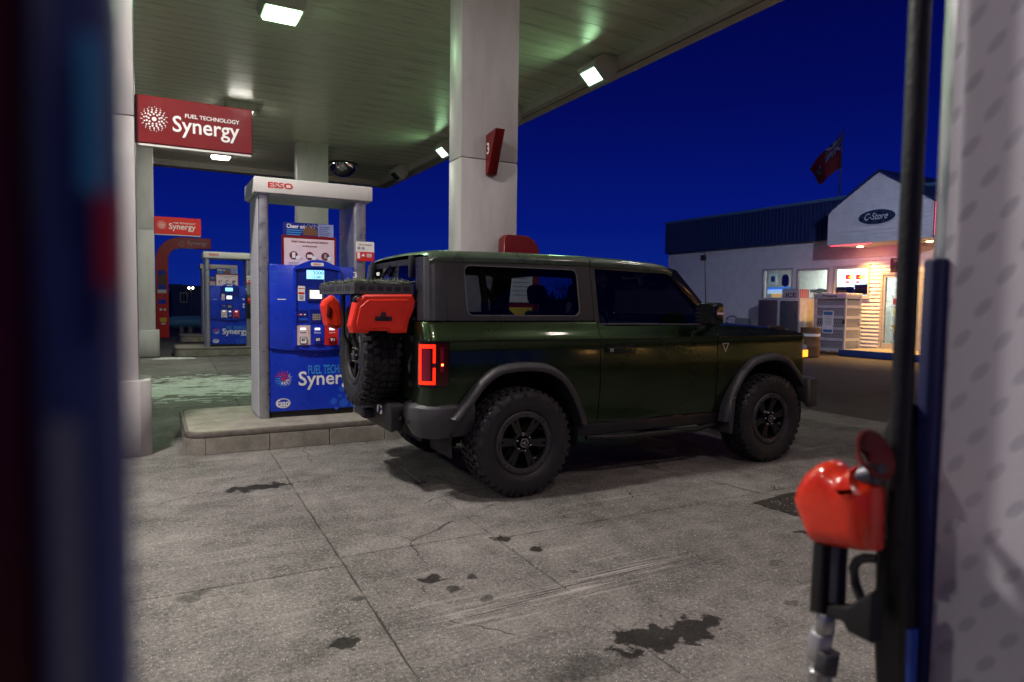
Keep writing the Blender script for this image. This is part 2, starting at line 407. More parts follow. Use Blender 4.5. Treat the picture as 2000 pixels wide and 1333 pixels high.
# little weeds and leaf litter in the joints
weed_m = M('dead_weed', (.05, .045, .025), .9)
b = mb()
for (px, py, n, s) in [(1515, 955, 40, .05), (1240, 968, 14, .03), (820, 942, 16, .03), (1570, 965, 50, .05), (1050, 1074, 12, .03), (985, 1052, 18, .03), (887, 1152, 12, .025), (380, 875, 30, .03), (700, 855, 16, .03), (1100, 1012, 12, .02), (1480, 985, 30, .04)]:
    p = hit(px, py)
    for k in range(n):
        o = Vector((p.x+random.gauss(0, s), p.y+random.gauss(0, s*.7), .002)); d = Vector((random.gauss(0, 1), random.gauss(0, 1), random.random()*.8)).normalized()*random.uniform(.01, .035)
        w = Vector((random.gauss(0, .003), random.gauss(0, .003), 0)); b.add([o-w, o+w, o+d], [(0, 1, 2)])
tag(b.build('joint_weeds', weed_m), 'dead weeds and leaf litter lodged in the slab joints', 'weeds', kind='stuff')
# thin snow and ice between the islands
snow_m = M('old_snow', (.62, .64, .62), .6, var=.35, vs=9, bump=.6, bs=30)
def snow_sheet(cx, cy_, rx, ry, n, seed, hz=.006):
    rnd = random.Random(seed); b = mb()
    for k in range(n):
        a = rnd.uniform(0, 6.28); q = rnd.random()**.6
        x, y = cx+q*rx*math.cos(a), cy_+q*ry*math.sin(a); r = rnd.uniform(.02, .17)*(1.15-q)
        m_ = 11; ph = rnd.uniform(0, 6)
        ring = [(x+r*(2.6+rnd.uniform(-.7, .8))*math.cos(2*math.pi*t/m_), y+r*(.55+rnd.uniform(-.2, .2))*math.sin(2*math.pi*t/m_)) for t in range(m_)]
        zz = hz*rnd.uniform(.6, 1.5)
        ctr = (x, y, zz+.003+k*1e-5)
        b.add([(p[0], p[1], .0006-.014*(1 if False else 0)) for p in ring]+[(x+(p[0]-x)*.8, y+(p[1]-y)*.8, zz+k*1e-5) for p in ring]+[ctr],
              [(i, (i+1) % m_, m_+(i+1) % m_, m_+i) for i in range(m_)]+[(m_+i, m_+(i+1) % m_, 2*m_) for i in range(m_)])
    return b
p0 = hit(390, 757)
tag(snow_sheet(p0.x+.2, p0.y+.1, 2.3, 1.9, 420, 3).build('packed_snow', snow_m, smooth=60), 'thin packed snow and ice on the drive lane', 'snow', kind='stuff')
for (px, py, rx, ry, sd) in ((413, 694, .34, .12, 5), (338, 701, .3, .08, 6)):
    q = hit(px, py); tag(snow_sheet(q.x, q.y-.1, rx, ry, 16, sd, .03).build('snow_pile', snow_m, smooth=60), 'small snow remnant against the far pump island' if sd == 5 else 'small snow remnant beside the far white column', 'snow')

# ================================================================ canopy
ceil_m = M('ceiling_panel_white', (.78, .78, .63), .30, .0, var=.14, vs=2.2, bump=.03, bs=20, rvar=.08, stretch=(.25, 3, 1))
fascia_m = M('fascia_white', (.60, .57, .52), .5, var=.15, vs=4)
ZC = 5.62
CX0, CX1, CY0, CY1 = -9.0, 6.985, -5.0, 22.9
canopy = thing('station_canopy', 'large flat white fuel canopy with ribbed ceiling panels', 'canopy', (0, 9, 5.5))
OFF = (0, 9, 5.5)
b = mb(); b.box(CX0, CX1, -.244, .244, 0, .03)
first = b.build('ceiling_panel', ceil_m, canopy, bevel=.004, seg=1)
y = CY0+.25; k = 0
while y < CY1:
    o = first if k == 0 else first.copy()
    if k: C.objects.link(o)
    o.parent = canopy; o.location = (0, y-9, ZC-5.5); y += .5; k += 1
b = mb(OFF); b.box(CX0, CX1, CY0, CY1, ZC+.035, ZC+.75); b.build('roof_deck', steel_edge, canopy)
for (x0, x1, y0, y1) in ((CX1+.002, 7.40, CY0, CY1), (CX0-.4, CX0-.002, CY0, CY1), (CX0-.4, 7.40, CY1+.002, CY1+.4), (CX0-.4, 7.40, CY0-.4, CY0-.002)):
    b = mb(OFF); b.box(x0, x1, y0, y1, 5.45, 6.5); f = b.build('fascia', fascia_m, canopy, bevel=.01, seg=1)
b = mb(OFF); b.box(7.402, 7.43, CY0, CY1, 5.50, 6.48); b.build('fascia_band', red_sign, canopy)
b = mb(OFF); b.box(7.15, 7.165, CY0, CY1, 5.438, 5.452); b.build('fascia_seam', steel_edge, canopy)
b = mb(OFF); b.box(7.10, 7.13, 6.2, 6.26, 5.38, 5.46); b.build('drip_nozzle', steel_edge, canopy)

# columns -----------------------------------------------------------------
def column(x0, x1, y0, y1, label, plinth=None, seam=3.08, zb=0.0, top=ZC):
    cx, cyy = (x0+x1)/2, (y0+y1)/2
    t = thing('canopy_column', label, 'column', (cx, cyy, 0), group='white clad canopy columns')
    o = (cx, cyy, 0)
    for a, c in ((zb, seam-.003), (seam+.003, top-.004)):
        b = mb(o); b.box(x0, x1, y0, y1, a, c); b.build('cladding_panel', column_m, t, bevel=.012, seg=2)
    b = mb(o); b.box(x0+.03, x1-.03, y0+.03, y1-.03, zb+.01, top-.01); b.build('core', steel_edge, t)
    if plinth:
        px0, px1, py0, py1, h, ch = plinth
        b = mb(o); b.xy([(px0+ch, py0), (px1-ch, py0), (px1, py0+ch), (px1, py1-ch), (px1-ch, py1), (px0+ch, py1), (px0, py1-ch), (px0, py0+ch)], .0, h)
        b.build('plinth', column_m, t, bevel=.008, seg=1)
    return t
column(3.13, 3.87, 7.10, 7.46, 'white clad column carrying the red number 3 wedge', zb=.215)
column(-.88, -.125, 6.80, 7.16, 'white clad column on a boxed plinth at left edge', (-.97, -.03, 6.695, 7.27, .675, .085), seam=3.0)
column(-.72, .038, 18.45, 18.82, 'far white clad column on a plinth beside the far red sign', (-.80, .115, 18.36, 18.92, .65, .06))
column(3.40, 4.22, 18.45, 18.82, 'white clad column seen behind the header of pump 3', seam=3.4)

# lamps -------------------------------------------------------------------
housing = M('lamp_housing', (.55, .56, .52), .45)
LAMP_COL = {'green': (.52, 1.0, .50), 'white': (1.0, .96, .86), 'pink': (1.0, .83, .80), 'neutral': (1.0, .94, .87)}
def area_light(name, loc, direction, sx, sy, power, col, parent):
    l = bpy.data.lights.new(name, 'AREA'); l.shape = 'RECTANGLE'; l.size = sx; l.size_y = sy; l.energy = power; l.color = col
    o = bpy.data.objects.new(name, l); C.objects.link(o); o.parent = parent
    o.location = loc; o.rotation_euler = Vector(direction).to_track_quat('-Z', 'Y').to_euler()
    return o
def ceiling_lamp(x, y, label, power, tint, lens=14, lit=True):
    t = thing('canopy_lamp', label, 'lamp', (x, y, ZC), group='square ceiling lamps under the canopy')
    b = mb(); a = .30; c = .25
    b.rings([[(sx*a, sy*a, -.002) for sx, sy in ((-1, -1), (1, -1), (1, 1), (-1, 1))], [(sx*a, sy*a, -.05) for sx, sy in ((-1, -1), (1, -1), (1, 1), (-1, 1))],
             [(sx*.27, sy*.27, -.15) for sx, sy in ((-1, -1), (1, -1), (1, 1), (-1, 1))]]); b.build('housing', housing, t, bevel=.006, seg=1)
    lm = E('lens_'+tint, LAMP_COL[tint], lens) if lit else M('lens_off', (.3, .32, .3), .3)
    b = mb(); sq = ((-1, -1), (1, -1), (1, 1), (-1, 1))
    b.rings([[(sx*.235, sy*.235, -.151) for sx, sy in sq], [(sx*.225, sy*.225, -.20) for sx, sy in sq], [(sx*.16, sy*.16, -.225) for sx, sy in sq]])
    b.build('lens', lm, t)
    b = mb(); b.box(-.26, -.245, -.26, .26, -.165, -.15); b.box(.245, .26, -.26, .26, -.165, -.15); b.box(-.245, .245, -.26, -.245, -.165, -.15); b.box(-.245, .245, .245, .26, -.165, -.15)
    b.build('rim', housing, t)
    if lit: area_light('canopy_lamp_light', (0, 0, -.24), (0, 0, -1), .42, .42, power, LAMP_COL[tint], t)
    return t
ceiling_lamp(1.66, 10.10, 'square lit ceiling lamp nearest above pump 3', 44, 'green', 8)
ceiling_lamp(1.70, 15.75, 'square lit ceiling lamp behind the upper red sign', 80, 'white', 26)
ceiling_lamp(1.74, 20.75, 'square ceiling lamp showing below the upper red sign', 35, 'white', 1.2)
ceiling_lamp(-1.25, 4.70, 'square ceiling lamp above the lane behind the parked vehicle', 290, 'neutral', 30)
ceiling_lamp(1.62, -.60, 'square ceiling lamp above the near pump', 70, 'pink', 25)
ceiling_lamp(-6.6, 4.7, 'square ceiling lamp far left over the vehicle lane', 130, 'neutral', 30)
ceiling_lamp(-4.4, -.6, 'square ceiling lamp left of the near cabinet', 40, 'pink', 7)
ceiling_lamp(-4.4, 13.0, 'square ceiling lamp over the far left lane', 50, 'green', 7)
def flood(y, label, power, tint, lit=True):
    t = thing('edge_floodlight', label, 'floodlight', (6.985, y, 5.45), group='wedge floodlights along the canopy edge')
    prof = [(-.002, .165), (-.30, .165), (-.47, .02), (-.46, -.03), (-.20, -.27), (-.15, -.27), (-.002, -.10)]
    b = mb(); b.xz(prof, -.27, .27); b.build('housing', white_paint, t, bevel=.012, seg=1)
    lm = E('flood_lens', (.62, 1, .70), 3) if lit else M('lens_dark', (.05, .06, .06), .2)
    d = Vector((.26, 0, -.24)).normalized(); nrm = Vector((-d.z*-1, 0, -d.x)); nrm = Vector((-.24, 0, -.26)).normalized()
    o = Vector((-.33, 0, -.15))
    pts = [o+d*u*.125+Vector((0, 1, 0))*v*.20+nrm*.004 for u, v in ((-1, -1), (1, -1), (1, 1), (-1, 1))]
    b = mb(); b.rings([pts, [p+nrm*.008 for p in pts]]); b.build('lens', lm, t)
    for s in (-1, 1):
        b = mb(); q = [o+d*u+Vector((0, s*w, 0))+nrm*.002 for u, w in ((-.145, .21), (.145, .21), (.145, .235), (-.145, .235))]; b.rings([q, [p+nrm*.016 for p in q]]); b.build('bezel', housing, t)
    if lit: area_light('edge_floodlight_light', o+nrm*.03, nrm, .22, .36, power, LAMP_COL[tint], t)
    return t
flood(9.60, 'lit wedge floodlight right of the number 3 column', 10, 'green')
flood(12.9, 'lit wedge floodlight peeking past the right edge of the number 3 column', 9, 'green')
flood(16.3, 'lit wedge floodlight peeking past the left edge of the number 3 column', 9, 'green')
flood(20.1, 'unlit wedge floodlight at the far canopy corner', 0, 'green', False)
flood(5.6, 'wedge floodlight above the front of the vehicle', 12, 'white')
flood(2.8, 'wedge floodlight on the near canopy edge', 14, 'pink')
flood(-.6, 'wedge floodlight on the canopy edge behind the camera', 20, 'pink')
# ceiling dome mirror
t = thing('dome_mirror', 'chrome dome mirror under the far canopy ceiling', 'mirror', (5.15, 20.6, ZC))
b = mb(); b.lathe([(-.002, .42), (-.03, .43), (-.05, .42)], (0, 0, 0), 'Z', 32, True); b.build('mounting_ring', black_plastic, t)
b = mb(); b.lathe([(-.051-.36*math.sin(a*math.pi/16), .41*math.cos(a*math.pi/16)+1e-4) for a in range(0, 9)], (0, 0, 0), 'Z', 40, True); b.build('dome', chrome, t, smooth=60)

# number wedge on the column ------------------------------------------------
t = thing('number_wedge', 'red wedge sign with white number 3 on the column', 'sign', (3.5, 7.099, 3.1))
b = mb((3.5, 7.099, 3.1)); b.yz([(7.098, 2.90), (7.098, 3.36), (6.84, 3.39), (7.04, 2.90)], 3.44, 3.56); w_ = b.build('wedge_body', red_sign, t, bevel=.004, seg=1)
lettering('3', (3.4385-3.5, 7.07-7.099, 3.13-3.1), (0, -1, 0), (0, 0, 1), None, .13, white_print, t, bold=.02)
# hanging red fuel-technology boards -----------------------------------------
def dots(b, cx, cz, s, y, rows=((.105, 9, .020), (.150, 12, .021), (.195, 15, .017), (.235, 17, .012), (.262, 15, .008)), fl=None):
    out = []
    for r, n, d in rows:
        for k in range(n):
            a = 2*math.pi*(k+.5*(n % 3))/n
            out.append((cx+s*r*math.cos(a+r*9), cz+s*r*math.sin(a+r*9), s*d, a, r))
    return out
def red_board(name, x0, x1, y0, y1, z0, z1, label, rm=None):
    t = thing(name, label, 'sign', (x0, (y0+y1)/2, z0)); o = (x0, (y0+y1)/2, z0)
    b = mb(o); b.box(x0, x1, y0, y1, z0, z1); body = b.build('sign_panel', rm or red_sign, t, bevel=.008, seg=1)
    b = mb(o); b.box(x0+.005, x1-.012, y0+.01, y1-.01, z0-.02, z0-.001); b.build('bottom_rail', white_paint, t)
    w, h = x1-x0, z1-z0; yy = y0-.004-o[1]
    lettering('FUEL TECHNOLOGY', (w*.41, yy, h*.63), (1, 0, 0), (0, 0, 1), w*.47, None, white_print, body, bold=.012)
    lettering('Synergy', (w*.305, yy, h*.20), (1, 0, 0), (0, 0, 1), w*.575, h*.45, white_print, body, bold=.012)
    b = mb()
    for (x, z, r, a, q) in dots(None, w*.155, h*.52, h*.98, 0):
        b.add([(x+r*math.cos(i*.785), yy, z+r*math.sin(i*.785)) for i in range(8)], [tuple(range(8))])
    b.add([(w*.155+.045*h*math.cos(i*.4), yy, h*.52+.045*h*math.sin(i*.4)) for i in range(16)], [tuple(range(16))])
    b.build('dot_emblem', white_print, body)
    return t
red_board('hanging_sign', -.123, .855, 6.86, 6.98, 2.79, 3.21, 'large red hanging sign reading Synergy beside the left column')
red_board('hanging_sign', .042, 1.07, 18.42, 18.52, 2.99, 3.41, 'smaller far red hanging sign reading Synergy', red_brightened)

# pump islands ---------------------------------------------------------------
def island(x0, x1, y0, y1, label, n=8, h=.21):
    t = thing('pump_island', label, 'island', ((x0+x1)/2, (y0+y1)/2, 0), group='raised concrete pump islands'); o = ((x0+x1)/2, (y0+y1)/2, 0)
    rad = .16
    ring = rrect(x0, x1, y0, y1, rad, 6)
    b = mb(o); b.xy([(x0+(x-x0), y) for x, y in rrect(x0+.03, x1-.03, y0+.03, y1-.03, rad-.03, 6)], .0, h); b.build('top_slab', concrete_island, t, bevel=.012, seg=2)
    # steel nosing round the rim
    b = mb(o); rr = []
    for q, z in ((-.028, h-.055), (0, h-.05), (.006, h-.02), (-.004, h-.002), (-.028, h+.001)):
        rr.append([(x, y, z) for x, y in rrect(x0-q, x1+q, y0-q, y1+q, max(.02, rad+q), 6)])
    b.rings(rr, True, False); b.build('nosing', steel_edge, t, smooth=50)
    # kerb blocks along the near face, end caps round the nose
    L = (x1-rad)-(x0+rad); w = L/n
    for k in range(n):
        for yy, s in ((y0, -1), (y1, 1)):
            b = mb(o); a = x0+rad+k*w+.003; c = a+w-.006
            d = random.uniform(-.002, .002)
            b.box(a, c, *sorted((yy+d, yy-s*.03)), .0, h-.056); b.build('kerb_block', concrete_island, t, bevel=.004, seg=1)
    for xs, cxx in ((x0, x0+rad), (x1, x1-rad)):
        q = [p for p in ring if (p[0] <= cxx+1e-4 if xs == x0 else p[0] >= cxx-1e-4)]
        q.sort(key=lambda p: p[1])
        b = mb(o); b.rings([[(x, y, .0) for x, y in q], [(x, y, h-.056) for x, y in q]], False, False)
        b.build('kerb_end', concrete_island, t, smooth=50)
    return t
island(.23, 5.0, 6.53, 8.05, 'concrete pump island with stained kerb under pump 3')
island(.44, 5.2, 18.20, 19.7, 'far concrete pump island under the pump marked 5')
island(.30, 5.0, -.62, .82, 'near pump island at the camera')

# ================================================================ fuel pumps
PO = (1.49, 7.36, .21)
def PL(px, py, yl=-.335):
    p = hit(px, py, 1, PO[1]+yl); return (p.x-PO[0], p.z-PO[2])
def perf_material():
    m = bpy.data.materials.new('perforated_steel'); nt, b = nodes(m)
    co = nnew(nt, 'ShaderNodeTexCoord').outputs['Object']; sp = nnew(nt, 'ShaderNodeSeparateXYZ'); nt.links.new(co, sp.inputs[0])
    s = .046
    v = mth(nt, 'DIVIDE', sp.outputs[2], s*.85); row = mth(nt, 'FLOOR', v)
    u = mth(nt, 'ADD', mth(nt, 'DIVIDE', sp.outputs[1], s), mth(nt, 'MULTIPLY', mth(nt, 'FLOORED_MODULO', row, 2.0), .5))
    fu = mth(nt, 'SUBTRACT', mth(nt, 'FRACT', u), .5); fv = mth(nt, 'SUBTRACT', mth(nt, 'FRACT', v), .5)
    fu2 = mth(nt, 'MULTIPLY', mth(nt, 'ADD', fu, mth(nt, 'MULTIPLY', fv, -.48)), 1.9)
    d = mth(nt, 'SQRT', mth(nt, 'ADD', mth(nt, 'MULTIPLY', fu2, fu2), mth(nt, 'MULTIPLY', fv, fv)))
    k = sstep(nt, d, .40, .22)
    nz = noise(nt, co, 6, 6); base = mixc(nt, nz, (.50, .48, .54), (.60, .58, .64))
    nt.links.new(mixc(nt, mth(nt, 'MULTIPLY', k, mth(nt, 'ADD', mth(nt, 'MULTIPLY', nz, .5), .18)), base, (.24, .23, .29)), b.inputs['Base Color'])
    b.inputs['Roughness'].default_value = .55; b.inputs['Metallic'].default_value = .05
    bp = nnew(nt, 'ShaderNodeBump'); bp.inputs['Strength'].default_value = .12; bp.inputs['Distance'].default_value = .003; bp.invert = True
    nt.links.new(k, bp.inputs['Height']); nt.links.new(bp.outputs[0], b.inputs['Normal'])
    return m
perf = perf_material()
screen_cyan = E('lcd_cyan', (.30, .72, .95), 1.0)
screen_white = E('lcd_white', (.88, .94, 1.0), 1.3)
small_white = E('grade_display', (.85, .9, 1), .7)
lcd_ink = M('lcd_ink', (.01, .02, .03), .5)
key_m = M('keypad_key', (.55, .50, .42), .4, .5)

def front_rect(b, p0, p1, y0, y1, yl=-.335):
    (x0, z1), (x1, z0) = PL(*p0, yl), PL(*p1, yl); b.box(min(x0, x1), max(x0, x1), y0, y1, min(z0, z1), max(z0, z1)); return b
def ptext(s, p0, p1, y, mat, parent, bold=.012, keep=False, yl=-.335):
    """text filling the pixel box p0 (top-left) .. p1 (bottom-right) on the pump face"""
    (x0, z1), (x1, z0) = PL(*p0, yl), PL(*p1, yl)
    return lettering(s, (x0, y, z0), (1, 0, 0), (0, 0, 1), x1-x0, None if keep else z1-z0, mat, parent, bold)
def discs(name, lst, y, mat, parent):
    b = mb()
    for x, z, r in lst: b.add([(x+r*math.cos(i*math.pi/8), y, z+r*math.sin(i*math.pi/8)) for i in range(16)], [tuple(range(16))])
    return b.build(name, mat, parent)

def make_pump(number, label, full=True):
    t = thing('fuel_pump', label, 'fuel pump', PO, group='blue and silver fuel pumps')
    # posts with perforated outer skins
    for x0, x1, sgn in ((-.565, -.468, -1), (.385, .515, 1)):
        b = mb(); b.xy(rrect(x0, x1, -.33, .33, .03, 4), .0, 2.25); p = b.build('side_post', silver, t, smooth=40)
        xx = x0-.004 if sgn < 0 else x1+.004
        b = mb(); b.box(min(xx, xx-sgn*.003), max(xx, xx-sgn*.003), -.30, .30, .02, 2.24); b.build('perforated_panel', perf, p)
    b = mb(); b.box(-.612, .572, -.375, .375, 2.252, 2.405); hd = b.build('header', white_paint, t, bevel=.012)
    b = mb(); b.box(-.59, .55, -.35, .35, 2.243, 2.251); b.build('soffit_plate', pale_steel, hd)
    for i, yy in enumerate((-.3775,)):
        ptext('ESSO', (523, 355), (572, 371), yy, red_print, hd, .03, yl=-.375)
    # rubber-footed lower cabinet
    b = mb(); b.box(-.455, .375, -.29, .29, .0, .06); b.build('base', black_plastic, t)
    b = mb(); b.box(-.467, .384, -.31, .31, .061, .70); lo = b.build('lower_panel', blue_panel, t, bevel=.006, seg=1)
    YL = -.3125
    ptext('FUEL TECHNOLOGY', (602, 714), (712, 727), YL, cyan_print, lo, .012, yl=-.31)
    ptext('Synergy', (583, 726), (700, 757), YL, white_print, lo, .014, yl=-.31)
    cx, cz = PL(553, 741, -.31); s = .34
    cols = {'cyan': [], 'red': [], 'white': []}
    for (x, z, r, a, q) in dots(None, cx, cz, s*.95, 0):
        d = math.degrees(a) % 360
        cols['cyan' if 60 < d < 175 else ('white' if 175 <= d < 290 else 'red')].append((x, z, r*1.1))
    cols['red'].append((cx, cz, .018))
    for k, mm in (('cyan', cyan_print), ('red', red_print), ('white', white_print)): discs('dot_emblem', cols[k], YL, mm, lo)
    ex, ez = PL(553, 788, -.31)
    def ring_o(rx, rz, tt, y, mat, nm):
        o = circ(ex, ez, rx, rz, 32); i = circ(ex, ez, rx-tt, rz-tt, 32); b = mb()
        b.add([(x, y, z) for x, z in o]+[(x, y, z) for x, z in i], [(k, (k+1) % 32, 32+(k+1) % 32, 32+k) for k in range(32)]); b.build(nm, mat, lo)
    ring_o(.072, .05, .010, YL, white_print, 'oval_emblem')
    ptext('Esso', (541, 782), (565, 794), YL, white_print, lo, .03, yl=-.31)
    discs('bubble_print', [(*PL(x, z, -.31), r) for x, z, r in ((667, 760, .032), (664, 774, .022), (680, 773, .035), (652, 784, .035), (671, 787, .048), (657, 797, .02), (690, 790, .03))], YL+.0008, blue_pale, lo)
    kx, kz = PL(616, 696, -.31)
    b = mb(); b.lathe([(-.318, .008), (-.31, .010)], (kx, 0, kz), 'Y', 12, True); b.build('lock', chrome, lo)
    # upper cabinet
    b = mb(); b.xz([(-.468, .71), (-.38, .695), (-.05, .665), (.1, .665), (.30, .69), (.384, .705), (.384, 1.555), (-.468, 1.555)], -.335, .335); cab = b.build('cabinet', blue_panel, t, bevel=.008, seg=2)
    ax0, ax1 = PL(573, 600)[0], PL(664, 600)[0]; am = (ax0+ax1)/2
    # arched console frame
    outer = [(ax0, .70), (ax0, 1.53)]+[(ax0+(ax1-ax0)*k/10, 1.53+.085*math.sin(math.pi*k/10)) for k in range(1, 10)]+[(ax1, 1.53), (ax1, .70)]
    outer += [(ax1-(ax1-ax0)*k/6, .70-.02*math.sin(math.pi*k/6)) for k in range(1, 6)]
    inx0, inx1 = ax0+.028, ax1-.022
    b = mb(); b.xz(outer, -.352, -.336); con = b.build('console', blue_panel, t, bevel=.004, seg=1)
    b = mb(); b.xz([(ax0, 1.50), (ax0, 1.53)]+outer[2:11]+[(ax1, 1.53), (ax1, 1.50)]+[(ax1-(ax1-ax0)*k/8, 1.50+.035*math.sin(math.pi*k/8)) for k in range(1, 8)], -.375, -.3525); b.build('brow', blue_panel, con, bevel=.004, seg=1)
    for xa, xb in ((ax0, inx0), (inx1, ax1)):
        b = mb(); b.box(xa, xb, -.368, -.3525, .72, 1.499); b.build('side_rail', blue_panel, con, bevel=.004, seg=1)
    b = mb(); b.box(inx0+.001, inx1-.001, -.3545, -.3525, 1.29, 1.50); b.build('display_recess', blue_deep, con)
    YC = -.3565
    bx, bz = PL(618, 517)
    b = mb(); b.xz(rrect(bx-.065, bx+.065, bz-.018, bz+.016, .012), -.379, -.3752); pl_ = b.build('badge', white_print, con)
    lettering('ESSO', (bx-.037, -.3805, bz-.009), (1, 0, 0), (0, 0, 1), .075, .016, red_print, con, .03)
    b = mb(); front_rect(b, (598, 528), (632, 546), -.3575, -.3546); d = b.build('price_display', screen_cyan, con)
    if number == '3':
        ptext('2000', (610, 530), (631, 537.5), -.359, lcd_ink, con, .005); ptext('13.080', (609, 539), (627, 545), -.359, lcd_ink, con, .005)
    b = mb(); front_rect(b, (599, 562), (634, 590), -.366, -.3525); b.build('screen_bezel', blue_deep, con, bevel=.004, seg=1)
    b = mb(); front_rect(b, (600, 565), (632, 586), -.369, -.3665); b.build('screen_frame', grey_plastic, con)
    b = mb(); front_rect(b, (604, 567.5), (627, 583.5), -.371, -.3695); b.build('payment_screen', screen_white, con)
    b = mb(); front_rect(b, (581, 559), (595, 588), -.3555, -.3526); lab = b.build('notice_label', white_print, con)
    b = mb(); front_rect(b, (582, 571), (594, 575), -.3575, -.3556); front_rect(b, (582, 563), (594, 564.5), -.3575, -.3556); b.build('notice_band', red_print, con)
    b = mb(); front_rect(b, (584, 577), (592, 586), -.3575, -.3556); b.build('notice_picture', grey_print, con)
    b = mb(); front_rect(b, (580, 606), (601, 630), -.358, -.3526); b.build('card_reader', blue_deep, con, bevel=.004, seg=1)
    b = mb(); front_rect(b, (583, 622), (600, 626), -.363, -.3582); b.build('card_slot', blue_pale, con)
    for k, mm in enumerate((red_print, white_print, red_print, white_print)):
        b = mb(); front_rect(b, (581+k*4, 613.5), (584+k*4, 616), -.3595, -.3582); b.build('card_mark', mm, con)
    b = mb(); front_rect(b, (604, 604), (631, 632), -.3605, -.3526); b.build('keypad_recess', blue_deep, con, bevel=.005, seg=1)
    for r_ in range(4):
        for c_ in range(4):
            b = mb(); front_rect(b, (609.6+c_*4, 613.4+r_*3.2), (612.8+c_*4, 615.8+r_*3.2), -.3645, -.3606); b.build('key', key_m, con)
    # fuel grades
    for (x0, x1, mm, nm, num, tm) in ((577, 605.5, beige_print, 'Regular', '87', dark_print), (606.5, 632, blue_panel, 'Extra', '89', white_print), (633, 662, red_print, 'Supreme', '91', white_print)):
        b = mb(); front_rect(b, (x0, 636), (x1, 674), -.3600, -.3526); g = b.build('grade_panel', mm, con)
        if nm == 'Regular':
            (xa, za), (xb, zb) = PL(586, 636), PL(600, 674)
            b = mb(); b.add([(PL(585, 636)[0], -.3606, za), (PL(599, 636)[0], -.3606, za), (PL(605, 674)[0], -.3606, zb), (PL(578.5, 674)[0], -.3606, zb)], [(0, 1, 2, 3)]); b.build('grade_band', pink_print, con)
        cxm = (x0+x1)/2
        b = mb(); front_rect(b, (cxm-5.5, 640.5), (cxm+5, 645), -.3625, -.3602); b.build('grade_display', small_white, con)
        ptext(nm, (cxm-6, 648), (cxm+6, 651.5), -.3622, tm, con, .01)
        (bx0, bz0), (bx1, bz1) = PL(cxm-7, 672), PL(cxm+7, 658)
        b = mb(); b.xz(rrect(bx0, bx1, bz0, bz1, .014), -.378, -.3602); b.build('grade_button', {'Regular': black_plastic, 'Extra': blue_deep, 'Supreme': red_sign}[nm], con, bevel=.003, seg=1)
        if nm == 'Regular':
            b = mb(); b.xz(rrect(bx0+.006, bx1-.006, bz0+.006, bz1-.006, .012), -.3795, -.3782); b.build('grade_button_face', white_print, con)
        ptext(num, (cxm-4, 660.5), (cxm+4, 666), -.3810, dark_print if nm == 'Regular' else white_print, con, .03)
    # printed side panels
    b = mb()
    for k, (w, yy) in enumerate(((15, 529), (10, 534), (20, 536), (14, 539.5), (16, 543), (12, 545), (21, 549), (22, 552), (13, 555))): front_rect(b, (529, yy), (529+w, yy+.7), -.3365, -.3352)
    front_rect(b, (529, 530.8), (565, 531.5), -.3365, -.3352)
    b.build('small_print', cyan_print, cab)
    b = mb(); front_rect(b, (542, 584), (559, 586), -.3365, -.3352); b.build('receipt_slot', white_print, cab)
    ptext(number, (689, 531.5), (697.5, 543.5), -.3372, white_print, cab, .02)
    if number == '5':
        for (x, z, w, h) in ((677, 610, 8, 8), (677, 634, 8, 9), (677, 648, 8, 7)):
            b = mb(); front_rect(b, (x, z-30), (x+w, z-30+h), -.3365, -.3352); b.build('sticker', white_print, cab)
    # topper boards
    (x0, z1), (x1, z0) = PL(549.5, 459, -.20), PL(656, 521, -.20)
    b = mb(); b.box(x0, x1, -.22, -.19, 1.556, z1); tp = b.build('points_board', red_sign, t, bevel=.004, seg=1)
    b = mb(); b.box(x0+.022, x1-.022, -.2235, -.2202, 1.556, z1-.03); b.build('board_face', pink_print, tp)
    w = x1-x0; y = -.2255
    lettering("Don't leave any points behind", (x0+w*.17, y, z1-.078), (1, 0, 0), (0, 0, 1), w*.66, None, maroon_print, tp, .02)
    lettering("at the pump!", (x0+w*.37, y, z1-.12), (1, 0, 0), (0, 0, 1), w*.27, None, maroon_print, tp, .02)
    for k in range(3):
        cx_ = x0+w*(.21+.29*k); cz_ = z1-.205
        discs('pictogram', [(cx_, cz_, .043)], y, maroon_print, tp)
        b = mb(); b.box(cx_-.016, cx_+.016, y-.002, y-.001, cz_-.026, cz_+.03) if k == 0 else (b.box(cx_-.026, cx_+.028, y-.002, y-.001, cz_-.018, cz_+.014) if k == 1 else b.box(cx_-.014, cx_+.014, y-.002, y-.001, cz_-.02, cz_+.024)); b.build('pictogram_shape', white_print if k != 2 else grey_print, tp)
        discs('pictogram_badge', [(cx_+.042, cz_-.022, .022)], y-.003, white_print, tp)
        b = mb()
        for q in range(4): b.box(cx_-.055+.004*q, cx_+.055-.006*q, y-.001, y, cz_-.075-q*.013, cz_-.071-q*.013)
        b.build('small_print', grey_print, tp)
        if k < 2: discs('bullet', [(x0+w*(.355+.29*k), cz_-.03, .006)], y, maroon_print, tp)
    (x0, z1), (x1, z0) = PL(552, 433.5, -.16), PL(651, 460, -.16)
    b = mb(); b.box(x0, x1, -.18, -.155, z0-.03, z1); cb = b.build('cheer_board', blue_deep, t, bevel=.003, seg=1)
    w = x1-x0
    lettering('Cheer on', (x0+.035, -.1825, z1-.062), (1, 0, 0), (0, 0, 1), w*.35, .045, white_print, cb, .02)
    b = mb()
    for q in range(3): b.box(x0+.035, x0+.035+w*(.32-.03*q), -.1825, -.182, z1-.086-q*.022, z1-.077-q*.022)
    b.build('small_print', cyan_print, cb)
    b = mb(); b.box(x0+w*.68, x1-.004, -.1825, -.1802, z0-.028, z1-.004); b.build('side_leaflet', M('leaflet_blue', (.22, .27, .55), .5), cb)
    b = mb()
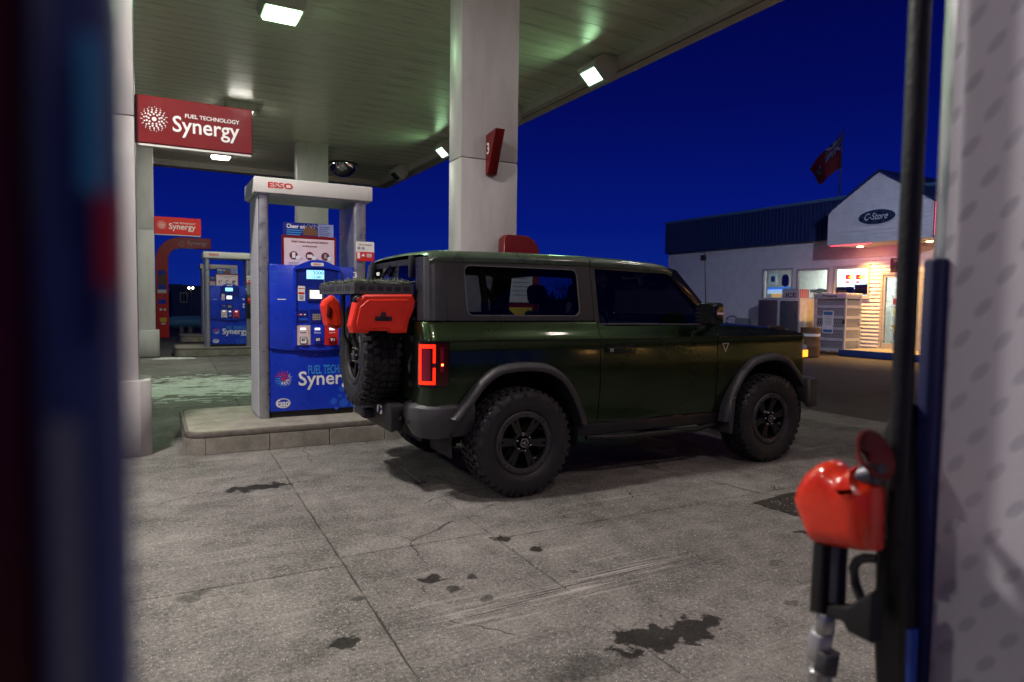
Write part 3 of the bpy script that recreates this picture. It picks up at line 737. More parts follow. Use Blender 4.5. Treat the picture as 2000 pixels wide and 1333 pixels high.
    for q in range(6): b.box(x0+w*.71, x0+w*(.93-.03*(q % 3)), -.1845, -.1835, z1-.035-q*.02, z1-.03-q*.02)
    b.build('small_print', dark_print, cb)
    b = mb(); cxx = x0+w*.53; b.add([(cxx+a, -.1826, z0-.02+h) for a, h in ((-.08, 0), (-.07, .06), (-.03, .09), (0, .10), (.03, .09), (.07, .06), (.08, 0))], [tuple(range(7))]); b.build('crowd_picture', brown_print, cb)
    lettering('VVN', (cxx-.07, -.1845, z1-.052), (1, 0, 0), (0, 0, 1), .16, .04, grey_print, cb, .0)
    # hoses, fittings and hanging tag
    hx = PL(711, 500, -.30)[0]
    b = mb(); b.tube([(hx, -.30, 2.24), (hx, -.30, 1.92)], .011, 10); b.build('hose_whip', hose_rubber, t, smooth=60)
    b = mb(); b.lathe([(1.90, .014), (1.905, .018), (1.95, .018), (1.955, .013), (2.0, .013), (2.005, .018), (2.05, .018), (2.06, .012), (2.10, .012)], (hx, -.30, 0), 'Z', 12, True); b.build('breakaway', silver, t, smooth=40)
    b = mb(); b.tube([(hx, -.30, 1.91), (hx+.004, -.305, 1.6), (hx+.012, -.32, 1.0), (hx+.02, -.40, .5), (hx+.05, -.43, .25), (hx+.10, -.36, .16), (hx+.13, -.2, .3), (hx+.12, -.12, .9)], .015, 10); b.build('hose', hose_rubber, t, smooth=60)
    tx, tz = PL(713, 492, -.34); tw = .098
    b = mb(); b.xz(rrect(tx-tw, tx+tw, tz-.10, tz+.105, .014), -.345, -.336); tg = b.build('hanging_card', white_print, t)
    b = mb(); b.xz(rrect(tx-tw+.001, tx+tw-.001, tz-.10, tz-.003, .012), -.3465, -.3452); b.build('card_band', red_print, tg)
    lettering('How to Redeem?', (tx-.07, -.3462, tz+.065), (1, 0, 0), (0, 0, 1), .14, None, maroon_print, tg, .02)
    b = mb(); b.box(tx-.085, tx-.052, -.3475, -.346, tz+.02, tz+.05); b.box(tx-.035, tx-.008, -.3475, -.346, tz+.02, tz+.048); b.build('card_picture', grey_print, tg)
    b = mb(); b.box(tx-.085, tx-.056, -.3485, -.3468, tz-.075, tz-.01); b.add([(tx-.045, -.348, tz-.05), (tx-.02, -.348, tz-.02), (tx+.0, -.348, tz-.05)], [(0, 1, 2)])
    for q in range(3): b.box(tx+.015, tx+.07, -.3485, -.3468, tz-.03-q*.014, tz-.022-q*.014)
    b.build('card_print', white_print, tg)
    # nozzle in its boot at the right of the face
    b = mb(); b.box(.39, .51, -.40, -.331, .72, 1.35); b.build('nozzle_boot', black_plastic, t, bevel=.015)
    b = mb(); rr = pillow([(-.46, 1.13), (-.40, 1.10), (-.385, 1.18), (-.405, 1.24), (-.45, 1.25), (-.48, 1.20)], lambda y, z, q: (.45+q, y, z), .035, .02); b.rings(rr); b.build('nozzle_cover', red_plastic, t, smooth=50)
    b = mb(); b.tube([(.45, -.43, 1.11), (.45, -.44, .98), (.45, -.46, .88)], .017, 10); b.build('nozzle_handle', black_plastic, t, smooth=50)
    return t
pump3 = make_pump('3', 'blue and silver fuel pump marked 3 behind the vehicle')
pump5 = make_pump('5', 'blue and silver fuel pump marked 5 on the far island'); pump5.location = (1.49+.235, 7.36+11.45, .21)
pump7 = copy_tree(pump5); pump7.location = (2.02, 25.4, .21); tag(pump7, 'farthest dim fuel pump half hidden behind the pump marked 5')
island(.75, 4.6, 24.6, 26.2, 'farthest pump island in the dark beyond the canopy', 5)

# red pillar beside the column --------------------------------------------
def red_pillar(x0, x1, y0, y1, h, label, zb=.21):
    o = ((x0+x1)/2, (y0+y1)/2, zb); t = thing('island_pillar', label, 'pillar', o)
    r = .22; out = [(x0, zb), (x0, h-.05), (x0+.05, h)]+[(x1-r+r*math.sin(R(a)), h-r+r*math.cos(R(a))) for a in range(0, 91, 15)]+[(x1, zb)]
    b = mb(o); b.xz(out, y0, y1); bd = b.build('pillar_body', red_sign, t, bevel=.01, seg=1)
    w = x1-x0
    for (a, c, mm) in ((1.42, 1.85, white_print), (1.18, 1.36, yellow_print), (.75, 1.1, blue_panel)):
        b = mb(o); b.box(x0+.08, x1-.10, y0-.004, y0-.0005, a, c); b.build('poster', mm, bd)
    b = mb(o)
    for k in range(7): b.box(x0+.12, x1-.14-.02*(k % 3), y0-.006, y0-.0042, 1.80-k*.05, 1.81-k*.05)
    b.build('poster_print', grey_print, bd)
    return t
red_pillar(3.60, 4.09, 6.92, 7.06, 2.21, 'red round-topped island pillar rising behind the vehicle roof')
# far red arch with posters ---------------------------------------------------
o = (.1, 27.4, 0); t = thing('gateway_arch', 'red curved arch reading Synergy with posters on its leg', 'arch', o)
x0 = hit(305, 600, 1, 27.4).x; xl = hit(330, 600, 1, 27.4).x; x1 = hit(412, 475, 1, 27.4).x; zt = hit(360, 464, 1, 27.4).z; zb_ = hit(360, 485, 1, 27.4).z
r = .85
out = [(x0, 0), (x0, zt-r)]+[(x0+r-r*math.cos(R(a)), zt-r+r*math.sin(R(a))) for a in range(15, 91, 15)]+[(x1, zt), (x1, zb_)]
ri = .42
out += [(xl+ri-ri*math.sin(R(a)), zb_-ri+ri*math.cos(R(a))) for a in range(0, 91, 15)]+[(xl, 0)]
b = mb(o); b.xz(out, 27.4, 27.75); ar = b.build('arch_body', red_brightened, t, bevel=.01, seg=1)
def far_rect(px0, py0, px1, py1, mat, name, y=27.394, d=.004):
    a, c = hit(px0, py0, 1, 27.4), hit(px1, py1, 1, 27.4); b = mb(o); b.box(a.x, c.x, y-d, y, c.z, a.z); return b.build(name, mat, ar)
far_rect(308, 528, 325, 538, blue_panel, 'poster'); far_rect(308, 538, 325, 556, brown_print, 'poster'); far_rect(308, 556, 325, 566, blue_panel, 'poster'); far_rect(308, 566, 325, 573, white_print, 'poster')
far_rect(309, 585, 324, 594, blue_panel, 'poster'); far_rect(312, 621, 326, 629, yellow_print, 'sticker'); far_rect(315, 631, 324, 634, white_print, 'sticker')
discs_b = mb(o)
for px in (314, 322):
    q = hit(px, 605, 1, 27.39); discs_b.add([(q.x+.045*math.cos(i*.52), 27.39, q.z+.045*math.sin(i*.52)) for i in range(12)], [tuple(range(12))])
discs_b.build('sticker', white_print, ar)
def far_text(s, px0, py0, px1, py1, mat, bold=.012):
    a, c = hit(px0, py0, 1, 27.4), hit(px1, py1, 1, 27.4)
    lettering(s, (a.x-o[0], -.008, c.z), (1, 0, 0), (0, 0, 1), c.x-a.x, a.z-c.z, mat, ar, bold)
far_text('Synergy', 366, 471, 405, 482.5, pink_print); far_text('FUEL TECHNOLOGY', 373, 469.5, 405, 472, grey_print)
far_text('Respect', 310, 586, 323, 589, white_print)
q = hit(355, 477, 1, 27.39); bb = mb(o)
for (x, z, r_, a, qq) in dots(None, q.x, q.z, .5, 0): bb.add([(x+r_*math.cos(i*1.05), 27.39, z+r_*math.sin(i*1.05)) for i in range(6)], [tuple(range(6))])
bb.build('dot_emblem', pink_print, ar)

# ================================================================ the off-road vehicle
paint = M('green_metallic_paint', (.024, .046, .019), .30, .9, var=.10, vs=4, coat=.7, rvar=.05)
hardtop_m = M('hardtop_grey', (.014, .0135, .017), .40, bump=.12, bs=300, var=.15, spec=.4)
pillar_m = M('pillar_lit_grey', (.026, .027, .034), .34, .3, var=.1)  # hardtop grey made paler, light on the rear corner put into the colour
roof_m = M('roof_green_sheen', (.045, .070, .045), .30, coat=.5)  # grey roof tinted green; the lit ceiling's sheen is in the colour
flare_m = M('flare_plastic', (.038, .038, .044), .38, bump=.3, bs=320, var=.25)
under_m = M('underbody', (.010, .009, .009), .7, bump=.3)
seat_m = M('seat_fabric', (.018, .018, .022), .85)
seal_m = M('window_seal', (.09, .09, .10), .35)
rim_black = M('rim_black', (.010, .010, .011), .22)
bead_m = M('bead_ring_grey', (.05, .047, .052), .5, .3, var=.3, vs=20)
tint = glass('tinted_glass', (.30, .33, .38)); clear = glass('door_glass', (.66, .74, .78))
tail_on = E('tail_light_glow', (1.0, .014, .002), 1.9)
tail_hot = E('tail_light_point', (1.0, .12, .03), 14)
tail_lens = M('tail_lens', (.05, .004, .004), .12, coat=.5)
amber_on = E('amber_glow', (1.0, .27, .02), 2.6)
CO = (3.6, 5.085, 0)
CYC = 5.085
car = thing('off_road_vehicle', 'dark green two-door off-road vehicle with lit tail light at pump 3', 'vehicle', CO)
def W(s, x, w, z): return (x, CYC-s*w, z)
SIDE = [(.40, .822), (.49, .838), (.60, .852), (.75, .866), (.88, .871), (.95, .8695), (1.0, .867), (1.05, .863), (1.10, .858), (1.128, .868), (1.142, .868), (1.16, .857), (1.20, .842), (1.235, .824), (1.258, .812), (1.272, .800)]
ZR = [.36, .42, .49, .55, .60, .66, .72, .78, .84, .90, .95, 1.0, 1.05, 1.10, 1.120, 1.128, 1.136, 1.142, 1.16, 1.18, 1.20, 1.22, 1.235, 1.25, 1.258, 1.266, 1.272]
REAR_ARCH = [(1.80, .60), (1.875, .68), (2.03, .872), (2.16, .945), (2.36, .962), (2.56, .945), (2.70, .87), (2.80, .74), (2.87, .60), (2.905, .49)]
FRONT_ARCH = [(4.385, .50), (4.45, .66), (4.56, .825), (4.71, .935), (4.95, .97), (5.14, .935), (5.29, .80), (5.39, .68), (5.46, .60)]
def side_panel(name, s, path, zbot, ztop, mat=None, taper=None):
    """path: list of (x, inset) plan points; rows at fixed heights clipped to zbot/ztop"""
    b = mb(CO)
    pts = []
    for (x, ins) in path:
        lo, hi = zbot(x), ztop(x); col = []
        for z in ZR:
            zz = min(max(z, lo), hi); col.append(W(s, x, interp(SIDE, zz)-ins-(taper(x, zz) if taper else 0), zz))
        pts.append(col)
    n = len(ZR)
    b.add([p for c in pts for p in c], [(i*n+j, (i+1)*n+j, (i+1)*n+j+1, i*n+j+1) for i in range(len(pts)-1) for j in range(n-1)])
    return b.build(name, mat or paint, car, smooth=28, doub=2e-4)
def fr(a, c, st=.028):
    n = max(1, int((c-a)/st)); return [a+(c-a)*k/n for k in range(n+1)]
RX, RC = 1.605, .085
corner = [(RX, .245), (RX, .16), (RX, RC)]+[(RX+RC-RC*math.cos(R(a)), RC-RC*math.sin(R(a))) for a in (15, 30, 45, 60, 75)]
def q_bot(x):
    if x < 1.80: return .69
    if x > 2.905: return .485
    return interp(REAR_ARCH, x)
for s in (1, -1):
    side_panel('quarter_panel', s, corner+[(x, 0) for x in fr(RX+RC, 3.052)], q_bot, lambda x: 1.268)
    d = side_panel('door', s, [(x, 0) for x in fr(3.060, 4.293)], lambda x: .485, lambda x: 1.268 if x < 3.075 else max(1.236, 1.268-(x-3.075)*.8))
    # handle: bowl and bar
    b = mb(CO); b.box(3.115, 3.385, *sorted((CYC-s*.868, CYC-s*.872)), 1.02, 1.085); b.build('handle_recess', black_plastic, d)
    b = mb(CO); b.box(3.118, 3.382, *sorted((CYC-s*.885, CYC-s*.905)), 1.035, 1.066); b.box(3.118, 3.150, *sorted((CYC-s*.866, CYC-s*.886)), 1.035, 1.066); b.box(3.35, 3.382, *sorted((CYC-s*.866, CYC-s*.886)), 1.035, 1.066); b.build('handle', paint, d, bevel=.005, seg=2)
    b = mb(CO); b.box(3.119, 3.15, *sorted((CYC-s*.9055, CYC-s*.908)), 1.037, 1.064); b.build('handle_cap', silver, d)
    fp = [(x, 0) for x in fr(4.301, 5.40)]+[(5.40+.075*math.sin(R(a)), .075-.075*math.cos(R(a))) for a in (20, 40, 60, 75, 90)]+[(5.475, .14)]
    f = side_panel('fender', s, fp, lambda x: .49 if x < 4.385 else (.66 if x > 5.46 else max(.5, interp(FRONT_ARCH, x))), lambda x: interp([(4.3, 1.236), (4.6, 1.232), (5.30, 1.185), (5.42, 1.15), (5.5, 1.11)], x), taper=lambda x, z: max(0, (x-4.9))*.035)
    tri = [(4.338, 1.085), (4.420, 1.085), (4.379, 1.000)]
    tri2 = [(4.352, 1.077), (4.406, 1.077), (4.379, 1.020)]
    b = mb(CO); yy = lambda k: CYC-s*k
    b.add([(x, yy(.876), z) for x, z in tri]+[(x, yy(.876), z) for x, z in tri2], [(0, 1, 4, 3), (1, 2, 5, 4), (2, 0, 3, 5)]); b.build('fender_badge', pale_steel, f)
    # wheel-arch flares: lofted lip
    for arch, nm in ((REAR_ARCH, 'r'), ([(4.37, .40)]+FRONT_ARCH, 'f')):
        c0 = Vector((2.345 if nm == 'r' else 4.90, .42)); dense = []
        for (a, za), (c, zc) in zip(arch, arch[1:]):
            for k in range(4): dense.append((a+(c-a)*k/4, za+(zc-za)*k/4))
        dense.append(arch[-1])
        for _ in range(2): dense = [dense[0]]+[((dense[i-1][0]+dense[i][0]*2+dense[i+1][0])/4, (dense[i-1][1]+dense[i][1]*2+dense[i+1][1])/4) for i in range(1, len(dense)-1)]+[dense[-1]]
        rr = []
        for x, z in dense:
            r_ = (Vector((x, z))-c0).normalized()
            sec = [(.026, .845), (.020, .880), (.008, .915), (-.006, .928), (-.030, .930), (-.042, .922), (-.046, .90), (-.044, .80), (-.02, .80)]
            rr.append([W(s, x+r_.x*o_, w, z+r_.y*o_) for o_, w in sec])
        b = mb(CO); b.rings(rr); b.build('wheel_flare', flare_m, car, smooth=40)
        # dark inner well
        b = mb(CO); rr = []
        for a in range(-10, 191, 10):
            rr.append([W(s, c0.x+.53*math.cos(R(a)), w, max(.30, .40+.52*math.sin(R(a)))) for w in (.84, .42)])
        b.rings(rr, False, False); b.add([W(s, c0.x+.56*math.cos(R(a)), .42, max(.3, .40+.54*math.sin(R(a)))) for a in range(0, 181, 15)], [tuple(range(13))]); b.build('wheel_well', under_m, car)
    # sill and step
    b = mb(CO); b.box(2.86, 4.42, *sorted((CYC-s*.70, CYC-s*.828)), .375, .482); b.build('rocker_sill', black_plastic, car, bevel=.02)
    b = mb(CO); b.tube([W(s, 2.98, .80, .36), W(s, 3.3, .84, .345), W(s, 4.1, .84, .345), W(s, 4.36, .80, .365)], .022, 10); b.build('rock_rail', black_plastic, car, smooth=50)
    # mud flap behind front wheel
    b = mb(CO); b.xz([(4.40, .60), (4.455, .62), (4.425, .295), (4.385, .30)], *sorted((CYC-s*.945, CYC-s*.70))); b.build('mud_flap', flare_m, car, bevel=.006, seg=1)
    # ---- greenhouse side
    gw = lambda z: .800-(z-1.272)*.20
    G = lambda x, z, i=0: W(s, x, gw(z)-i, z)
    outer = rrect(1.80, 3.038, 1.278, 1.722, .012, 5); inner = rrect(1.955, 2.905, 1.318, 1.668, .045, 5); n = len(outer)
    b = mb(CO); b.add([G(*p) for p in outer]+[G(*p) for p in inner]+[G(*p, .03) for p in inner], [(i, (i+1) % n, n+(i+1) % n, n+i) for i in range(n)]+[(n+i, n+(i+1) % n, 2*n+(i+1) % n, 2*n+i) for i in range(n)])
    ht = b.build('hardtop_side', hardtop_m, car, smooth=30)
    inn2 = rrect(1.947, 2.913, 1.310, 1.676, .05, 5)
    b = mb(CO); b.add([G(*p, -.003) for p in inn2]+[G(*p, -.003) for p in inner]+[G(*p, .012) for p in inner], [(i, (i+1) % n, n+(i+1) % n, n+i) for i in range(n)]+[(n+i, n+(i+1) % n, 2*n+(i+1) % n, 2*n+i) for i in range(n)]); b.build('window_seal', seal_m, ht)
    b = mb(CO); b.add([G(*p, .012) for p in inner], [tuple(range(n))]); b.build('quarter_window', tint, ht)
    # rounded rear pillar
    b = mb(CO); rr = []
    for z in (1.278, 1.40, 1.55, 1.66, 1.722):
        lean = (z-1.278)*.10
        ring = [(1.797+lean*.2, 0)]+[(1.71+lean*.6-.085*math.sin(R(a))+.087*0, .085-.085*math.cos(R(a))) for a in (0, 20, 40, 60, 75, 90)]+[(1.625+lean*.6, .16)]
        rr.append([W(s, x, gw(z)-i, z) for x, i in ring])
    b.rings(rr, False, False); b.build('rear_pillar', pillar_m, car, smooth=50, thick=.0)
    # door glass, B and A pillars
    dg = [(3.075, 1.240), (3.070, 1.690), (3.80, 1.672), (3.86, 1.655), (4.275, 1.245)]
    b = mb(CO); b.add([G(x, z, .014) for x, z in dg], [tuple(range(5))]); b.build('door_window', clear, d)
    b = mb(CO); b.add([G(3.070, 1.248, -.002), G(4.285, 1.244, -.002), G(4.285, 1.252, -.002), G(3.070, 1.257, -.002)], [(0, 1, 2, 3)]); b.build('sill_trim', seal_m, d)
    b = mb(CO); vs = []
    for x0, x1, z0, z1 in ((3.042, 3.085, 1.262, 1.715),):
        b.add([G(x0, z0), G(x1, z0), G(x1, z1), G(x0, z1), G(x0, z0, .06), G(x1, z0, .06), G(x1, z1, .06), G(x0, z1, .06)], [(0, 1, 2, 3), (4, 5, 6, 7), (0, 3, 7, 4), (1, 2, 6, 5), (3, 2, 6, 7), (0, 1, 5, 4)])
    b.build('door_pillar', black_plastic, car)
    b = mb(CO)
    A = [(4.275, 1.238), (4.385, 1.238), (3.945, 1.705), (3.86, 1.725), (3.80, 1.715), (3.80, 1.672), (3.855, 1.655)]
    b.add([G(x, z, 0) for x, z in A]+[G(x, z, .075) for x, z in A], [tuple(range(7)), tuple(range(13, 6, -1))]+[(i, (i+1) % 7, 7+(i+1) % 7, 7+i) for i in range(7)]); b.build('windshield_pillar', black_gloss, car, bevel=.008, seg=2)
    # roof side rail over the door
    b = mb(CO); rr = [[G(3.045, 1.687), G(3.045, 1.722), G(3.045, 1.722, .05), G(3.045, 1.687, .05)], [G(3.81, 1.670), G(3.81, 1.716), G(3.81, 1.716, .05), G(3.81, 1.670, .05)]]; b.rings(rr); b.build('roof_rail', black_plastic, car)
    # mirror
    m_ = mb(CO); rr = pillow(rrect(CYC-s*1.10 if s > 0 else CYC+.915, CYC-.915 if s > 0 else CYC+1.10, 1.248, 1.432, .035, 4), lambda y, z, q: (4.065+q, y, z), .072, .04); m_.rings(rr); mi = m_.build('mirror_housing', black_gloss, car, smooth=50)
    y0, y1 = sorted((CYC-s*1.085, CYC-s*.93)); b = mb(CO); b.yz(rrect(y0, y1, 1.262, 1.420, .03, 4), 3.989, 3.9925); b.build('mirror_glass', black_gloss, mi)
    b = mb(CO); b.box(4.04, 4.11, *sorted((CYC-s*1.0995, CYC-s*1.103)), 1.335, 1.352); b.build('mirror_repeater', pink_print, mi)
    b = mb(CO); b.tube([W(s, 4.09, .99, 1.26), W(s, 4.13, .90, 1.215), W(s, 4.17, .82, 1.205)], .030, 10); b.build('mirror_arm', black_plastic, mi, smooth=50)
    # knobs on the mirror bracket
    b = mb(CO)
    for k in range(5): b.lathe([(3.968, .007), (3.988, .009)], (0, CYC-s*(.935), 1.28+.032*k), 'X', 8, True)
    b.build('mirror_bolt', black_plastic, mi)
    # headlight at the front corner
    b = mb(CO); b.lathe([(5.47, .105), (5.50, .105), (5.52, .085), (5.525, .001)], (0, CYC-s*.66, .98), 'X', 24, True); hl = b.build('headlight', M('headlight_lens', (.35, .4, .5), .1, .3, coat=.5), car, smooth=50)
    b = mb(CO); b.box(5.40, 5.468, *sorted((CYC-s*.826, CYC-s*.852)), .93, 1.05); b.build('corner_lens', M('corner_lens', (.25, .30, .55), .08, .4), hl, bevel=.006)
    b = mb(CO); b.box(5.41, 5.476, *sorted((CYC-s*.835, CYC-s*.857)), .935, 1.0); b.build('amber_marker', amber_on, hl)
    # trail sight on the fender top
    b = mb(CO); b.xz([(5.02, 1.195), (5.06, 1.232), (5.20, 1.226), (5.30, 1.18)], *sorted((CYC-s*.74, CYC-s*.78))); b.build('trail_sight', black_plastic, car, bevel=.01)
    # tail lamp wrapping the corner
    plan = [(RX, RC+.035), (RX, RC)]+[(RX+RC-RC*math.cos(R(a)), RC-RC*math.sin(R(a))) for a in (10, 20, 30, 40, 50, 60, 70, 80)]+[(RX+RC, 0), (1.745, 0), (1.782, 0)]
    cl = [0]
    for p, q in zip(plan, plan[1:]): cl.append(cl[-1]+math.dist(p, q))
    LT = cl[-1]
    def TL(u, z, out):
        sx = u*LT; x = interp(list(zip(cl, [p[0] for p in plan])), sx); i = interp(list(zip(cl, [p[1] for p in plan])), sx)
        x2 = interp(list(zip(cl, [p[0] for p in plan])), min(LT, sx+.01)); i2 = interp(list(zip(cl, [p[1] for p in plan])), min(LT, sx+.01))
        x1_ = interp(list(zip(cl, [p[0] for p in plan])), max(0, sx-.01)); i1 = interp(list(zip(cl, [p[1] for p in plan])), max(0, sx-.01))
        dx, di = x2-x1_, i2-i1; L_ = math.hypot(dx, di) or 1; nx, ni = di/L_, -dx/L_
        return W(s, x+nx*out, interp(SIDE, .98)-(i+ni*out), z)
    def tl_patch(u0, u1, z0, z1, out, inn, name, mat, par, n=10):
        us = [u0+(u1-u0)*k/n for k in range(n+1)]; b = mb(CO)
        rr = [[TL(u, z0, inn), TL(u, z0, out), TL(u, z1, out), TL(u, z1, inn)] for u in us]; b.rings(rr); return b.build(name, mat, par, smooth=30)
    tl = tl_patch(.07, 1, .822, 1.138, .014, -.004, 'tail_light', black_gloss, car)
    tl_patch(.11, .94, .834, 1.126, .018, .0142, 'lens', tail_lens, tl)
    a0, a1, c0_, c1 = .21, .275, .545, .60
    tl_patch(a0, a1, .845, 1.118, .022, .0182, 'light_bar', tail_on, tl); tl_patch(a1+.003, c1, 1.092, 1.118, .022, .0182, 'light_bar', tail_on, tl); tl_patch(a1+.003, c1, .845, .868, .022, .0182, 'light_bar', tail_on, tl)
    tl_patch(c0_, c1, .992, 1.0915, .022, .0182, 'light_bar', tail_on, tl); tl_patch(c0_, c1, .869, .960, .022, .0182, 'light_bar', tail_on, tl)
    tl_patch(.30, .49, .872, 1.088, .0195, .0182, 'reflector', M('tail_reflector', (.20, .01, .03), .15), tl)
    tl_patch(.72, .82, .93, 1.10, .0195, .0182, 'side_reflector', M('tail_reflector', (.20, .01, .03), .15), tl)
    if s > 0: tl_patch(.755, .80, .972, .985, .024, .0197, 'side_marker', tail_hot, tl, 3)

# roof panels
def roof_panel(name, xs, zf, mat):
    prof = [(.722, -.06), (.728, -.045), (.726, -.02), (.71, .0), (.67, .018), (.55, .030), (.30, .038), (0, .041)]
    full = [(w, z) for w, z in prof]+[(-w, z) for w, z in reversed(prof[:-1])]
    b = mb(CO); b.grid(lambda x, k: (x, CYC-full[k][0]*(1 if True else 1), zf(x)+full[k][1]), xs, list(range(len(full))))
    return b.build(name, mat, car, smooth=50)
zr = lambda x: interp([(1.69, 1.715), (1.72, 1.738), (1.80, 1.752), (2.4, 1.764), (3.03, 1.766)], x)
roof_panel('rear_roof_panel', [1.69, 1.70, 1.72, 1.76, 1.80, 2.0, 2.4, 2.8, 3.03], zr, roof_m)
zf_ = lambda x: interp([(3.038, 1.764), (3.40, 1.758), (3.70, 1.742), (3.82, 1.728), (3.88, 1.708)], x)
roof_panel('front_roof_panel', [3.038, 3.2, 3.4, 3.6, 3.7, 3.76, 3.82, 3.85, 3.88], zf_, roof_m)
b = mb(CO); b.box(1.75, 3.88, CYC-.66, CYC+.66, 1.690, 1.70); b.build('headliner', seat_m, car)
# rear: tailgate, glass, hinges, wiper
b = mb(CO); b.grid(lambda w, z: (1.622+.012*((w/.62)**2), CYC+w, z), [-.615+.1230*k for k in range(11)], [.70, .74, .90, 1.1, 1.22, 1.262]); tg = b.build('tailgate', paint, car, smooth=50)
b = mb(CO); b.box(1.585, 1.618, CYC-.22, CYC+.22, .74, .78); b.build('tailgate_handle', black_plastic, tg, bevel=.006)
b = mb(CO); hs = [(0, 0), (.02, .035), (.015, .07), (.045, .10), (.05, .13), (.035, .125), (.02, .10), (-.01, .09), (-.03, .05), (-.02, .02)]
b.prism(hs, lambda u, v: (1.612, CYC-.555-u*.8, .90+v), lambda u, v: (1.604, CYC-.555-u*.8, .90+v)); b.build('horse_badge', silver, tg)
for zz in (.80, 1.12):
    b = mb(CO); b.box(1.592, 1.64, CYC-.640, CYC-.57, zz, zz+.05); b.build('tailgate_hinge', black_plastic, tg, bevel=.006)
RG = lambda w, z, d=0: (1.632+(z-1.278)*.07+.02*(w/.64)**2+d, CYC+w, z)
b = mb(CO); b.grid(lambda w, z: RG(w, z, .01), [-.60+.12*k for k in range(11)], [1.30, 1.68]); rg = b.build('rear_window', tint, car, smooth=60)
b = mb(CO)
for w0, w1, z0, z1 in ((-.645, -.60, 1.272, 1.722), (.60, .645, 1.272, 1.722), (-.60, .60, 1.272, 1.302), (-.60, .60, 1.678, 1.722)):
    b.grid(lambda w, z: RG(w, z), [w0+(w1-w0)*k/8 for k in range(9)], [z0, z1])
b.build('rear_window_frame', hardtop_m, rg, thick=.02)
for w in (-.48, .48):
    b = mb(CO); b.box(1.628, 1.662, CYC+w-.025, CYC+w+.025, 1.58, 1.735); b.build('liftgate_hinge', hardtop_m, rg, bevel=.008)
b = mb(CO); b.tube([(1.648, CYC+.02, 1.69), (1.635, CYC+.20, 1.60)], .010, 8); b.build('wiper', black_plastic, rg)
b = mb(CO); b.yz(rrect(CYC+.32, CYC+.40, 1.62, 1.65, .012), 1.652, 1.656); b.build('window_sticker', white_print, rg)
# windshield and cowl, hood
b = mb(CO); b.add([(4.365, CYC-.745, 1.245), (4.365, CYC+.745, 1.245), (3.885, CYC+.66, 1.705), (3.885, CYC-.66, 1.705)], [(0, 1, 2, 3)]); b.build('windshield', clear, car)
def hood_z(x, w):
    z = interp([(4.30, 1.236), (4.6, 1.232), (5.30, 1.185), (5.40, 1.162), (5.45, 1.13), (5.475, 1.08)], x)
    k = min(1, max(0, (.79-abs(w))/.13)); return z+.022*math.sin(k*math.pi/2)+.012*(1-min(1, abs(w)/.30)**2)*(x < 5.42)
b = mb(CO); b.grid(lambda x, w: (x, CYC+w, hood_z(x, w)), [4.31, 4.45, 4.6, 4.8, 5.0, 5.15, 5.25, 5.32, 5.38, 5.42, 5.45, 5.475], [-.785, -.76, -.73, -.70, -.66, -.5, -.3, -.15, 0, .15, .3, .5, .66, .70, .73, .76, .785]); hood = b.build('hood', paint, car, smooth=45)
b = mb(CO); b.xz([(4.30, 1.245), (4.38, 1.265), (4.46, 1.258), (4.46, 1.24), (4.30, 1.22)], CYC-.72, CYC+.72); b.build('cowl', black_plastic, car)
for w in (-.2, .25):
    b = mb(CO); b.tube([(4.42, CYC+w, 1.268), (4.30, CYC+w+.30, 1.315)], .009, 8); b.build('wiper', black_plastic, car)
b = mb(CO); p = hit(1379, 612, 1, CYC-.70); pt = hit(1376.5, 492, 1, CYC-.70)
b.tube([(p.x, p.y, 1.24), (p.x, p.y, 1.29), (pt.x, pt.y, pt.z)], [.010, .005, .0025], 8); b.build('antenna', black_plastic, car)
# grille and bumpers
b = mb(CO); b.box(5.38, 5.468, CYC-.76, CYC+.76, .74, 1.09); gr = b.build('grille', black_plastic, car, bevel=.02)
for k in range(6):
    b = mb(CO); b.box(5.468, 5.478, CYC-.52+.18*k, CYC-.40+.18*k, .86, 1.06); b.build('grille_slot', pale_steel, gr)
SECR = [(.14, .70), (.02, .70), (.0, .675), (.0, .60), (.012, .555), (.065, .46), (.13, .445)]
def bumper(name, path, sec, mat):
    b = mb(CO); rr = []
    for i, (x, y) in enumerate(path):
        a, c = Vector(path[max(0, i-1)]), Vector(path[min(len(path)-1, i+1)]); d = (c-a).normalized(); n_ = Vector((d.y, -d.x))
        rr.append([(x-n_.x*o_, y-n_.y*o_, z) for o_, z in sec])
    b.rings(rr); return b.build(name, mat, car, bevel=.012, seg=2, smooth=40)
rp = [(1.985, -.872), (1.75, -.885), (1.62, -.862), (1.545, -.80), (1.505, -.70), (1.488, -.50), (1.483, 0), (1.488, .50), (1.505, .70), (1.545, .80), (1.62, .862), (1.75, .885), (1.985, .872)]
rp = [(1.62, CYC-.50), (1.62, CYC+.50)]
RSEC = [(.13, .66), (.02, .66), (.0, .64), (.0, .58), (.012, .54), (.05, .48), (.13, .46)]
rb = bumper('rear_bumper', rp, RSEC, black_plastic)
for s in (1, -1):
    rp = [(1.985, .872), (1.75, .885), (1.65, .868), (1.585, .82), (1.552, .74), (1.548, .64), (1.56, .56), (1.62, .51)]
    bumper('bumper_cap', [(x, CYC+s*y) for x, y in (rp if s > 0 else list(reversed(rp)))], SECR, M('bumper_plastic', (.05, .05, .057), .42, bump=.25, bs=300, var=.25))
_unused = (rp, [], flare_m)
b = mb(CO); b.xy([(1.64, CYC-.50), (1.75, CYC-.60), (1.75, CYC+.60), (1.64, CYC+.50)], .640, .655); b.build('bumper_step', black_plastic, rb)
b = mb(CO); b.yz(rrect(CYC-.30, CYC-.275, .49, .56, .008), 1.604, 1.612); b.build('rear_reflector_glow', tail_on, rb)  # reflector shines by itself, returned light put in as glow
